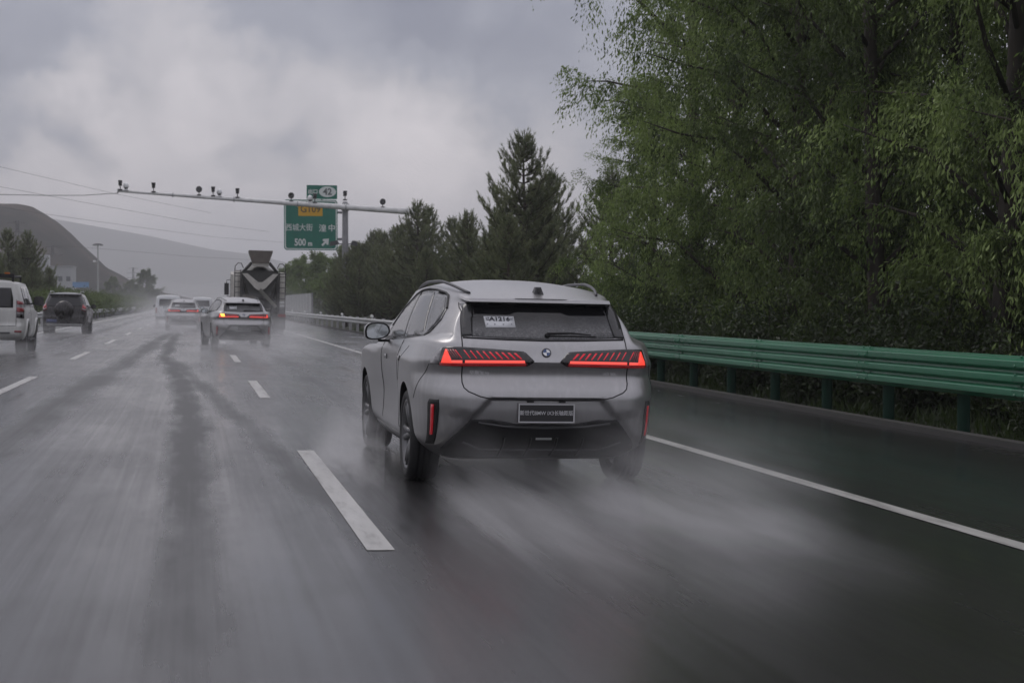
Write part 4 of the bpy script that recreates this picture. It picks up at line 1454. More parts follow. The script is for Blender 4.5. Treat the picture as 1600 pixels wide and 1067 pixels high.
def make_gantry():
    """tubular cantilever across the road, carrying traffic cameras"""
    Y = 98.0
    P = MATS
    xl, zl, xr, zr = -4.4, 8.05, 13.5, 6.98
    px_, pz = 9.12, zl + (zr - zl) * (9.12 - xl) / (xr - xl)
    base = terrain_z(px_)
    t = thing("camera_gantry", (px_, Y, base))

    def L(x, y, z):
        return (x - px_, y - Y, z - base)

    def arm(x):
        return zl + (zr - zl) * (x - xl) / (xr - xl)
    b = MB()
    b.tube([L(xl, Y, zl), L(-1, Y, arm(-1)), L(px_, Y, pz), L(xr, Y, zr)], [.075, .10, .17, .19], 16)
    arm_o = b.build("arm", P["white_tube"], t)
    b = MB()
    for x in (xl, -1.2, 2.4, 6.2, 9.12, 12.9):
        rr = .085 + .11 * (x - xl) / (xr - xl)
        b = MB()
        b.lathe([(rr + .0, -.03), (rr + .05, -.03), (rr + .05, .03), (rr + .0, .03)], (0, 0, 0), 'X', 16)
        b.build("flange", P["galvanised"], arm_o, loc=L(x, Y, arm(x)))
    b = MB()
    b.lathe([(.22, 0), (.21, 3.0), (.17, pz - base - .1), (.165, pz - base + .35), (.001, pz - base + .36)], (0, .36, 0), 'Z', 20)
    b.box((0, .36, .03), (.7, .7, .06))
    b.box((0, .18, pz - base), (.46, .30, .40))
    b.build("pole", P["pole_grey"], t)
    # floodlight pair and a junction box on the pole
    for s in (-1, 1):
        b = MB()
        b.tube([(0, .36, 4.98 - base), (s * .40, .20, 5.02 - base)], .03, 6)
        b.box((s * .62 - .08, .12, 5.05 - base), (.62 if s < 0 else .42, .36, .26), Matrix.Rotation(R(12 * s), 3, 'Y'), taper=.7)
        b.build("flood_light", P["device_dark"], t)
    piece("junction_box", P["device_grey"], t, lambda b: b.box((0, .10, 1.6), (.45, .28, .7)))
    # instruments along the arm: (x on the photo, kind)
    for px, kind in ((188, 'box'), (197, 'dome'), (240, 'box'), (311, 'lamp'), (333, 'box'), (343, 'dome'), (371, 'box'), (455, 'lamp'), (484.5, 'dome'), (492, 'box'), (598, 'lamp'), (540, 'box')):
        X, _ = ray_at_y(px, 310, Y)
        z = arm(X) + .10 + .09 * (X - xl) / (xr - xl)
        yy = Y if px != 540 else Y + .36
        if px == 540: z += .32
        o = thing("camera_holder", L(X, yy, z))
        bpy.data.objects.remove(o)
        b = MB()
        if kind == 'box':
            b.mi = 0
            b.tube([(0, 0, 0), (0, 0, .30)], .035, 8)
            b.box((0, 0, -.02), (.30, .36, .08))
            b.box((0, -.02, .44), (.24, .62, .24), Matrix.Rotation(R(-9), 3, 'X'))
            b.box((0, -.06, .575), (.29, .72, .025), Matrix.Rotation(R(-9), 3, 'X'))
            c = b.build("traffic_camera", P["device_dark"], t, loc=L(X, yy, z)); c.scale = (.8, .8, .8)
            b = MB(); b.lathe([(.001, -.34), (.075, -.34), (.085, -.30)], (0, -.02, .49), 'Y', 16); b.build("lens", P["gloss_black"], c)
        elif kind == 'dome':
            b.tube([(0, 0, 0), (0, 0, .16)], .04, 8)
            b.box((0, 0, -.02), (.32, .36, .08))
            b.lathe([(.17, .16), (.20, .20), (.20, .34), (.16, .45), (.08, .51), (.001, .53)], n=20)
            c = b.build("dome_camera", P["device_white"], t, loc=L(X, yy, z)); c.scale = (.8, .8, .8)
            b = MB(); b.lathe([(.001, .02), (.09, .05), (.15, .11), (.165, .165)], n=20); b.build("dome_glass", P["gloss_black"], c)
        else:
            b.tube([(0, 0, 0), (0, 0, .24)], .035, 8)
            b.box((0, 0, -.02), (.34, .36, .08))
            b.lathe([(.001, .12), (.22, .10), (.27, .0), (.27, -.06), (.23, -.14), (.20, -.15)], (0, 0, .44), 'Y', 24)
            c = b.build("flash_lamp", P["device_dark"], t, loc=L(X, yy, z)); c.scale = (.68, .68, .72)
            b = MB(); b.lathe([(.001, -.125), (.20, -.13)], (0, 0, .44), 'Y', 24); b.build("lamp_glass", P["gloss_black"], c)
    far_back(t, 98.0, 118.0)
    return tag(t, "white tubular camera gantry reaching across the road with a dozen cameras on its arm", "gantry")


def make_sign():
    """green exit sign on its own column, facing the traffic"""
    Y = 108.0
    P = MATS
    bx = 10.06
    base = terrain_z(bx)
    t = thing("exit_sign", (bx, Y, base))

    def loc(x, z): return x - bx, z - base
    x0, x1, z0, z1 = 5.93, 9.50, 4.94, 8.31
    cx, cz = (x0 + x1) / 2 - bx, (z0 + z1) / 2 - base
    w, h = x1 - x0, z1 - z0

    def rrect(w, h, r, n=6):
        out = []
        for sx, sy, a0 in ((1, 1, 0), (-1, 1, 90), (-1, -1, 180), (1, -1, 270)):
            for k in range(n + 1):
                a = R(a0 + 90 * k / n)
                out.append((sx * (w / 2 - r) + r * math.cos(a), sy * (h / 2 - r) + r * math.sin(a)))
        return out

    def plate(name, m, cx, cz, w, h, r, yf, parent, d=.03):
        b = MB()
        b.prism([(cx + x, cz + z) for x, z in rrect(w, h, r)], yf, yf + d, 'Y')
        return b.build(name, m, parent)
    panel = plate("sign_panel", P["sign_green"], cx, cz, w, h, .22, -.06, t, .06)
    b = MB()
    o_, i_ = rrect(w - .10, h - .10, .20), rrect(w - .24, h - .24, .16)
    n = len(o_)
    b.add([(cx + x, -.066, cz + z) for x, z in o_] + [(cx + x, -.066, cz + z) for x, z in i_] + [(cx + x, -.058, cz + z) for x, z in o_] + [(cx + x, -.058, cz + z) for x, z in i_],
          [(k, (k + 1) % n, n + (k + 1) % n, n + k) for k in range(n)] + [(k, 2 * n + k, 2 * n + (k + 1) % n, (k + 1) % n) for k in range(n)] + [(n + k, n + (k + 1) % n, 3 * n + (k + 1) % n, 3 * n + k) for k in range(n)])
    b.build("sign_border", P["sign_white"], panel)
    patch = plate("route_patch", P["sign_yellow"], 7.69 - bx, 7.66 - base, 1.62, .88, .05, -.068, panel, .012)

    def put(name, txt, x, z, size, m, parent, y=-.070, sx=1.0, bold=.0):
        lx, lz = loc(x, z)
        return text_mesh(name, txt, size, m, parent, Matrix.Translation((lx, y, lz)) @ FACE, depth=.004, sx=sx, bold=bold)
    put("route_number", "G109", 7.69, 7.67, .66, P["sign_ink"], panel, y=-.074, sx=.92, bold=.012)
    put("place_name", "西城大街", 6.93, 6.42, .51, P["sign_white"], panel, bold=.0035, sx=.90)
    put("place_name", "湟", 8.50, 6.38, .52, P["sign_white"], panel, bold=.008)
    put("place_name", "中", 9.11, 6.40, .50, P["sign_white"], panel, bold=.008)
    put("distance_lettering", "500", 7.00, 5.44, .64, P["sign_white"], panel, sx=.80, bold=.02)
    put("distance_lettering", "m", 7.66, 5.37, .44, P["sign_white"], panel, sx=.85, bold=.02)
    lx, lz = loc(8.68, 5.48)
    b = MB()
    rot = R(-45)
    arrow = [(-.07, -.32), (.07, -.32), (.07, .0), (.20, -.06), (.26, .03), (0, .34), (-.26, .03), (-.20, -.06), (-.07, .0)]
    b.prism([(lx + x * math.cos(rot) - z * math.sin(rot), lz + x * math.sin(rot) + z * math.cos(rot)) for x, z in arrow], -.074, -.060, 'Y')
    b.build("arrow", P["sign_white"], panel)
    # exit number tab on top
    tx0, tx1, tz0, tz1 = 7.44, 9.48, 8.36, 9.29
    tab = plate("exit_tab", P["sign_green"], (tx0 + tx1) / 2 - bx, (tz0 + tz1) / 2 - base, tx1 - tx0, tz1 - tz0, .05, -.06, t, .05)
    b = MB()
    lx, lz = loc(8.83, 8.85)
    b.prism([(lx + .57 * math.cos(2 * math.pi * k / 32), lz + .36 * math.sin(2 * math.pi * k / 32)) for k in range(32)], -.070, -.055, 'Y')
    b.build("number_oval", P["sign_white"], tab)
    put("exit_number", "42", 8.83, 8.84, .60, P["sign_grey"], tab, y=-.075, bold=.015)
    put("exit_lettering", "出口", 7.86, 8.83, .33, P["sign_white"], tab, bold=.01)
    # column and the two beams behind the panel
    b = MB()
    b.lathe([(.20, 0), (.20, 8.0), (.001, 8.02)], (0, .32, 0), 'Z', 16)
    b.build("column", P["pole_grey"], t)
    for z in (5.7, 7.5):
        piece("beam", P["pole_grey"], t, lambda b: b.tube([(0, .24, z - base), (x0 - bx + .3, .14, z - base)], .085, 10))
    piece("tab_strut", P["pole_grey"], t, lambda b: b.box((-1.6, .03, 8.35 - base), (.08, .06, 1.3)))
    far_back(t, 108.0, 127.0)
    return tag(t, "green exit 42 sign with white Chinese place names and a yellow route patch", "sign")


def beam_profile(kind):
    """cross-section (outwards towards the road, height) of a guard-rail beam"""
    if kind == 'three':
        out = [(0, .0)]
        for k in range(3):
            q = .012 + .150 * k
            out += [(-.012, q), (-.084, q + .040), (-.088, q + .052), (-.088, q + .102), (-.082, q + .112), (-.014, q + .130)]
        out += [(-.012, .462), (0, .470)]
    else:
        out = [(0, .0), (-.03, .010), (-.082, .045), (-.082, .090), (-.012, .135), (-.012, .175), (-.082, .220), (-.082, .265), (-.03, .300), (0, .310)]
    return out


def guard_rail(name, x, y0, y1, zb, kind, m_beam, m_post, spacing, side, label, reflectors=0, post_w=.13, group=None):
    """a beam on posts along the road; side = -1 when the road lies to its left"""
    g = gz(x)
    t = thing(name, (x, y0, g))
    b = MB()
    pr = beam_profile(kind)
    th = .006
    n = max(2, int((y1 - y0) / 4))
    prof = [(-side * p[0] * -1, p[1]) for p in pr]
    front = [(p[0] if side < 0 else -p[0], p[1] + zb) for p in pr]
    back = [(q[0] + (.008 if side < 0 else -.008), q[1]) for q in reversed(front)]
    loop = front + back
    b.grid([[(u, (y1 - y0) * i / n, z) for u, z in loop] for i in range(n + 1)], smooth=True, close=True)
    bo = b.build("beam", m_beam, t, fix=False)
    bo.data.set_sharp_from_angle(angle=R(24))
    # lapped joints of the beam sections, proud of it, each held by bolts
    out_ = -.004 if side < 0 else .004
    spl = None
    yj = 3.2
    while yj < y1 - y0 - 1 and yj < 60:
        if spl is None:
            b = MB()
            b.grid([[(u + out_, q, z) for u, z in front] for q in (-.17, .17)], smooth=False)
            for q in (-.10, .10):
                for u, z in front[3::4]:
                    b.lathe([(.001, out_ * 4), (.014, out_ * 3.2), (.017, out_ * .5)], (u + out_, q, z), 'X', 8)
            spl = b.build("beam_splice", m_beam, t, fix=False, loc=(0, yj, 0))
        else:
            p = spl.copy(); COL.objects.link(p); p.parent = t; p.location = (0, yj, 0)
        yj += 4.0
    k = 0
    y = .8
    first = None
    while y < (y1 - y0) - .2:
        if first is None:
            b = MB()
            o = .10 if side < 0 else -.10
            b.tube([(o, 0, -.9), (o, 0, zb + .36)], post_w / 2 * 1.15, 10)
            b.box((o * .45, 0, zb + .20), (.09, .18, .18))
            first = b.build("post", m_post, t, loc=(0, y, 0))
        else:
            p = first.copy(); COL.objects.link(p); p.parent = t; p.location = (0, y, 0)
        if reflectors and k % reflectors == 0:
            b = MB()
            b.lathe([(.001, -.012), (.075, -.012), (.08, .012), (.001, .014)], (0, 0, 0), 'Y', 16)
            b.box((0, .012, -.11), (.03, .01, .16))
            b.build("delineator", MATS["reflector_white"], t, loc=(.0, y, zb + (.425 if kind == 'three' else .31) + .12))
        y += spacing
        k += 1
    return tag(t, label, "guard rail", group)


GR = []
guard_rail("guard_rail", 8.47, -4, 44, .49, 'three', MATS["rail_green"], MATS["post_green"], 2.0, -1, "green ribbed guard rail on green posts along the right shoulder beside the big SUV")
guard_rail("guard_rail", 8.47, 44.6, 190, .47, 'two', MATS["galvanised"], MATS["pole_grey"], 4.0, -1, "pale galvanised guard rail with white reflectors below the pine trees", reflectors=4)
guard_rail("guard_rail", -8.05, 30, 270, .42, 'two', MATS["galvanised"], MATS["pole_grey"], 4.0, 1, "galvanised guard rail on the far left between the road and the hedge")


def noise_barrier():
    x, y0, y1 = 9.95, 138, 235
    base = gz(8.4)
    t = thing("noise_barrier", (x, y0, base))
    n = 24
    for i in range(n):
        ya, yb = (y1 - y0) * i / n, (y1 - y0) * (i + 1) / n
        piece("panel", MATS["barrier_grey"], t, lambda b: b.box((0, (ya + yb) / 2, 1.22), (.10, yb - ya - .12, 2.4)))
    for i in range(n + 1):
        ya = (y1 - y0) * i / n
        piece("post", MATS["pole_grey"], t, lambda b: b.box((0, ya, 1.22), (.16, .10, 2.5)))
    return tag(t, "pale grey noise barrier wall behind the guard rail under the exit sign", "barrier")


def make_far_things():
    P = MATS
    # white block and tower by the hill
    y = 450
    bz = gz(ROAD_L) - 1.0
    t = thing("factory_building", (-35.5, y, bz))
    wl = piece("wall", P["building_wall"], t, lambda b: b.box((0, 6, 6.1), (6.6, 12, 12.2)))
    piece("tower", P["building_wall"], t, lambda b: b.box((-4.6, 8, 7.8), (2.2, 5, 15.6)))
    piece("roof", P["pole_grey"], t, lambda b: b.box((0, 6, 12.35), (6.9, 12.3, .3)))
    for zz in (3, 6, 9):
        for xx in (-2.1, 0, 2.1):
            piece("window", P["building_window"], t, lambda b: b.box((xx, -.02, zz), (1.1, .08, 1.3)))
    tag(t, "pale flat-roofed building with a narrow tower at the foot of the dark hill", "building")
    y = 300
    t = thing("blue_billboard", (-20.1, y, gz(ROAD_L) - 1))
    piece("board", P["blue_panel"], t, lambda b: b.box((0, 0, 5.65), (2.9, .12, 1.0)))
    for s in (-1, 1):
        piece("leg", P["pole_grey"], t, lambda b: b.box((s * 1.1, .14, 2.6), (.16, .14, 5.4)))
    tag(t, "small pale blue board on two legs beside the pale building", "sign")
    # high-mast lamp
    t = thing("high_mast_lamp", (-21.6, 380, gz(ROAD_L) - 1))
    b = MB(); b.lathe([(.26, 0), (.12, 16), (.001, 16.05)], n=12); b.build("pole", P["device_grey"], t)
    b = MB(); b.lathe([(.001, 15.75), (.95, 15.8), (1.0, 15.95), (.001, 16.1)], n=20); b.build("lamp_ring", P["device_dark"], t)
    for k in range(8):
        a = k * math.pi / 4
        piece("lamp_head", P["device_grey"], t, lambda b: b.box((.95 * math.cos(a), .95 * math.sin(a), 15.7), (.45, .45, .28)))
    piece("traffic_camera", P["device_white"], t, lambda b: (b.tube([(0, 0, 11.9), (-.7, -.1, 12.0)], .05, 6), b.box((-.8, -.1, 12.0), (.55, .5, .4))))
    tag(t, "tall high-mast lamp with a ring of lights in front of the dark hill", "street lamp")
    # lattice pylons
    first = None
    for px, Y, top, lb in ((27, 520, 345, "leftmost faint lattice pylon in front of the dark hill"), (82, 560, 384, "lattice pylon just behind the tower of the pale building"), (208, 900, 418, "tiny pylon on the horizon where the dark hill ends")):
        X, Z = ray_at_y(px, top, Y)
        zb = gz(ROAD_L) - 1.5
        H_ = Z - zb
        t = thing("pylon", (X, Y, zb))
        w = H_ * .085

        def frame(b):
            for sx in (-1, 1):
                for sy in (-1, 1):
                    b.tube([(sx * w, sy * w, 0), (sx * w * .22, sy * w * .22, H_ * .72), (sx * w * .15, sy * w * .15, H_)], .14, 4)
            lv = [0, .14, .28, .42, .56, .72, .86, 1]
            for a, c in zip(lv, lv[1:]):
                def ww(f): return w * (1 - .78 * min(1, f / .72)) if f < .72 else w * .2
                for sx, sy, ex, ey in ((-1, -1, 1, -1), (1, -1, 1, 1), (1, 1, -1, 1), (-1, 1, -1, -1)):
                    b.tube([(sx * ww(a), sy * ww(a), H_ * a), (ex * ww(c), ey * ww(c), H_ * c)], .08, 4)
                    b.tube([(ex * ww(a), ey * ww(a), H_ * a), (sx * ww(c), sy * ww(c), H_ * c)], .08, 4)
        piece("tower", P["device_dark"], t, frame, fix=False)
        for f, a in ((.74, .19), (.86, .15), (.97, .11)):
            piece("cross_arm", P["device_dark"], t, lambda b: b.tube([(-H_ * a, 0, H_ * f), (0, 0, H_ * (f + .02)), (H_ * a, 0, H_ * f)], .14, 4))
        tag(t, lb, "pylon", "pylons by the hill")
    # cables across the sky: (points on the photo with their distance)
    for name, pts, rad, lb in (
            ("messenger_cable", [(-330, 299, 118), (-60, 303, 118), (70, 305.5, 118), (130, 305.5, 118), (185, 302, 118)], .022, "dark cable stretched from the gantry tip out of the left edge of the photo"),
            ("power_line", [(-300, 165, 200), (0, 261, 230), (180, 303, 270), (330, 333, 330)], .022, "uppermost faint power line slanting across the sky above the gantry"),
            ("power_line", [(-300, 215, 230), (0, 292, 260), (140, 318, 300), (300, 347, 340), (420, 362, 400)], .026, "middle faint power line slanting over the dark hill"),
            ("power_line", [(-200, 292, 300), (60, 333, 330), (200, 353, 370), (340, 371, 420), (460, 380, 480)], .03, "lower faint power line that starts behind the hilltop"),
            ("power_line", [(-100, 372, 420), (150, 388, 440), (300, 401, 480), (430, 408, 540)], .03, "lowest faint power line just above the distant ridge")):
        cs = []
        for px, py, Y in pts:
            x, z = ray_at_y(px, py, Y)
            cs.append((x, Y, z))
        fx = curve([(c[1] if name == "power_line" else c[0], c[0] if name == "power_line" else c[1]) for c in cs]) if name == "power_line" else None
        b = MB(); b.tube(cs, rad, 5)
        tag(b.build(name, P["wire"]), lb, "cable", "wires across the sky" if name == "power_line" else None)


make_gantry()
make_sign()
noise_barrier()
make_far_things()


# ------------------------------------------------------------------ vegetation
def leaf_quads(V, F, c, d, n, ln, wd):
    """one leaf: a bent lozenge from c along d, its face turned to n"""
    s = d.cross(n)
    if s.length < 1e-5:
        s = d.orthogonal()
    s = s.normalized() * (wd / 2)
    i = len(V)
    m = c + d * (ln * .5) + n * (ln * .06)
    e = c + d * ln - n * (ln * .05)
    V += [c[:], (m + s)[:], e[:], (m - s)[:]]
    F.append((i, i + 1, i + 2, i + 3))


def mesh_of(name, V, F, m, smooth=False):
    me = bpy.data.meshes.new(name)
    me.from_pydata(V, [], F)
    me.materials.append(m)
    if smooth:
        me.polygons.foreach_set("use_smooth", [True] * len(me.polygons))
    me.update()
    return me


def rvec(r):
    while True:
        v = Vector((r.uniform(-1, 1), r.uniform(-1, 1), r.uniform(-1, 1)))
        if .05 < v.length < 1:
            return v.normalized()


def broadleaf(seed, H, spread, z0, m_leaf, name, n_limb=34, leaves=26000, ln=.15, wd=.055, droop=.35):
    """a broad-leaved tree: forking trunk and limbs; drooping sprays of single leaves, with gaps between them"""
    r = random.Random(seed)
    t = thing(name)
    tr = MB()
    lean = Vector((r.uniform(-.3, .3), r.uniform(-.3, .3), 0))

    def trunk(u): return Vector((lean.x * u * u + .12 * math.sin(u * 5 + seed), lean.y * u * u + .12 * math.cos(u * 4 + seed), H * .92 * u))
    tr.tube([trunk(k / 10) for k in range(11)], [.17 * (1 - k / 10.5) ** .8 * H / 11 + .012 for k in range(11)], 9)
    sprays = []
    for i in range(n_limb):
        f = (i + r.uniform(0, 1)) / n_limb
        h = z0 + (H * .97 - z0) * f
        a = i * 2.4 + r.uniform(-.5, .5)
        shape = (math.sin(math.pi * min(1, .12 + .86 * f ** .85))) ** .7
        L = spread * shape * r.uniform(.55, 1.12)
        p = trunk(min(1, max(.05, (h - L * .45) / (H * .92))))
        tip = Vector((math.cos(a) * L, math.sin(a) * L, h + r.uniform(-.2, .4)))
        mid = p.lerp(tip, .5) + Vector((0, 0, .14 * L))
        path = [p, p.lerp(mid, .6) + rvec(r) * .08, mid, mid.lerp(tip, .55) + rvec(r) * .08, tip]
        tr.tube(path, [.050 * H / 12, .042 * H / 12, .030 * H / 12, .02, .008], 6)
        for k in range(11):
            u = .22 + .80 * k / 10
            q = path[0].lerp(path[2], u * 2) if u < .5 else path[2].lerp(path[4], min(1.05, (u - .5) * 2))
            dv = (rvec(r) + Vector((math.cos(a), math.sin(a), .25)) * .7).normalized()
            sprays.append((q, dv, r.uniform(.5, 1.1) * (.48 + .22 * L)))
    for k in range(12):
        sprays.append((trunk(.85 + .012 * k), (rvec(r) + Vector((0, 0, .8))).normalized(), r.uniform(.5, 1.0)))
    V, F = [], []
    per = max(6, leaves // len(sprays))
    for q, dv, L in sprays:
        twigs = 4
        for w in range(twigs):
            d2 = (dv + rvec(r) * .55).normalized()
            n = per // twigs
            if r.random() < .10:
                continue
            for k in range(n):
                u = (k + r.random()) / n
                c = q + d2 * (L * u) + Vector((0, 0, -droop * L * u * u)) + rvec(r) * (.07 + .06 * L)
                d = (d2 * .5 + rvec(r) * .7 + Vector((0, 0, -droop * 1.6))).normalized()
                s = r.uniform(.7, 1.25)
                leaf_quads(V, F, c, d, rvec(r), ln * s, wd * s)
    tr.build("trunk", MATS["bark"], t)
    o = bpy.data.objects.new("crown", mesh_of("crown", V, F, m_leaf))
    COL.objects.link(o); o.parent = t
    return t


def pine(seed, H, R0, name="pine_tree", bare=.16, dens=1.0):
    """a pine: whorls of branches that sweep up at the tips, each carrying brushes of needles"""
    r = random.Random(seed)
    t = thing(name)
    tr = MB()
    wob = [(r.uniform(-.06, .06), r.uniform(-.06, .06)) for _ in range(9)]
    tr.tube([(wob[k][0], wob[k][1], H * k / 8) for k in range(9)], [.16 * H / 8 * (1 - k / 8.3) + .012 for k in range(9)], 8)
    V, F = [], []

    def brush(c, d, L, n):
        side = d.orthogonal().normalized()
        for k in range(n):
            a = r.uniform(0, 6.283)
            rad = (Matrix.Rotation(a, 3, d) @ side)
            q = c + d * (L * r.random())
            e = (d * r.uniform(.5, 1.0) + rad * r.uniform(.45, .9)).normalized()
            w = rad.cross(d) * r.uniform(.010, .016)
            ll = r.uniform(.11, .19)
            i = len(V)
            V.extend([(q + w)[:], (q - w)[:], (q + e * ll)[:]])
            F.append((i, i + 1, i + 2))
    z = H * bare
    while z < H - .25:
        f = (z - H * bare) / (H * (1 - bare))
        env = R0 * (1 - f) ** .82 * (.35 + .65 * sstep(-.15, .18, f))
        nb = r.randint(4, 6)
        a0 = r.uniform(0, 6.28)
        for b_ in range(nb):
            if r.random() < .10: continue
            a = a0 + 6.283 * b_ / nb + r.uniform(-.25, .25)
            L = max(.25, env * r.uniform(.68, 1.18))
            out = Vector((math.cos(a), math.sin(a), 0))
            rise = r.uniform(-.05, .20) + .45 * f
            P = []
            for k in range(7):
                u = k / 6
                P.append(Vector((0, 0, z)) + out * (L * u) + Vector((0, 0, L * (rise * u - .10 * math.sin(u * 3.14) + .34 * u ** 3))))
            tr.tube(P, [.035 * (1 - .8 * k / 6) * (.5 + L / R0 * .5) + .004 for k in range(7)], 5)
            nt = max(4, int(L * 9 * dens))
            for k in range(nt):
                u = .18 + .82 * (k + r.random()) / nt
                i = min(5, int(u * 6)); q = P[i].lerp(P[i + 1], u * 6 - i)
                tang = (P[i + 1] - P[i]).normalized()
                sd = tang.cross(Vector((0, 0, 1))).normalized() * r.choice((-1, 1))
                tw = L * r.uniform(.10, .30) * (1.15 - u * .75) + .10
                d = (tang * .7 + sd * r.uniform(.2, 1.0) + Vector((0, 0, r.uniform(.05, .75)))).normalized()
                nn = 2 + int(tw / .16)
                for j in range(nn):
                    brush(q + d * (tw * j / nn) + rvec(r) * .05, (d + Vector((0, 0, .4 * j / nn))).normalized(), .18, int(15 * dens))
            brush(P[-1] - out * .1, (out * .5 + Vector((0, 0, 1))).normalized(), .36, int(26 * dens))
        z += r.uniform(.24, .42) * (H / 8) ** .5 * (1.0 - .25 * f)
    for k in range(4):
        brush(Vector((wob[8][0], wob[8][1], H - .35 + .12 * k)), Vector((r.uniform(-.1, .1), r.uniform(-.1, .1), 1)).normalized(), .2, 16)
    tr.build("trunk", MATS["pine_bark"], t)
    o = bpy.data.objects.new("crown", mesh_of("crown", V, F, M_NEEDLE))
    COL.objects.link(o); o.parent = t
    return t


def bush(seed, w, h, m_leaf, name="bush", leaves=8000, ln=.09, wd=.042):
    r = random.Random(seed)
    t = thing(name)
    V, F = [], []
    st = MB()
    tips = []
    for k in range(26):
        a = r.uniform(0, 6.28); rr = w * math.sqrt(r.random()) * .5
        hh = h * (1 - .5 * (rr / (w * .5)) ** 2) * r.uniform(.6, 1.05)
        p = Vector((math.cos(a) * rr, math.sin(a) * rr, hh))
        st.tube([(p.x * .15, p.y * .15, -.1), (p.x * .6, p.y * .6, hh * .5), p[:]], [.02, .014, .005], 5)
        tips.append(p)
    for k in range(leaves):
        p = r.choice(tips)
        u = r.uniform(.12, 1.08)
        c = Vector((p.x * (.25 + .75 * u), p.y * (.25 + .75 * u), p.z * u)) + rvec(r) * (r.random() ** .6 * .34 * (.5 + h / 3))
        if c.z < .02: continue
        leaf_quads(V, F, c, (rvec(r) + Vector((0, 0, .2))).normalized(), rvec(r), ln * r.uniform(.7, 1.3), wd * r.uniform(.7, 1.3))
    st.build("stem", MATS["bark"], t)
    o = bpy.data.objects.new("foliage", mesh_of("foliage", V, F, m_leaf))
    COL.objects.link(o); o.parent = t
    return t


def stand(o, x, y, rot, s=1.0, sz=None, dz=-.05):
    o.location = (x, y, terrain_z(x) + dz)
    o.rotation_euler = (0, 0, rot)
    o.scale = (s, s, sz or s)
    return o


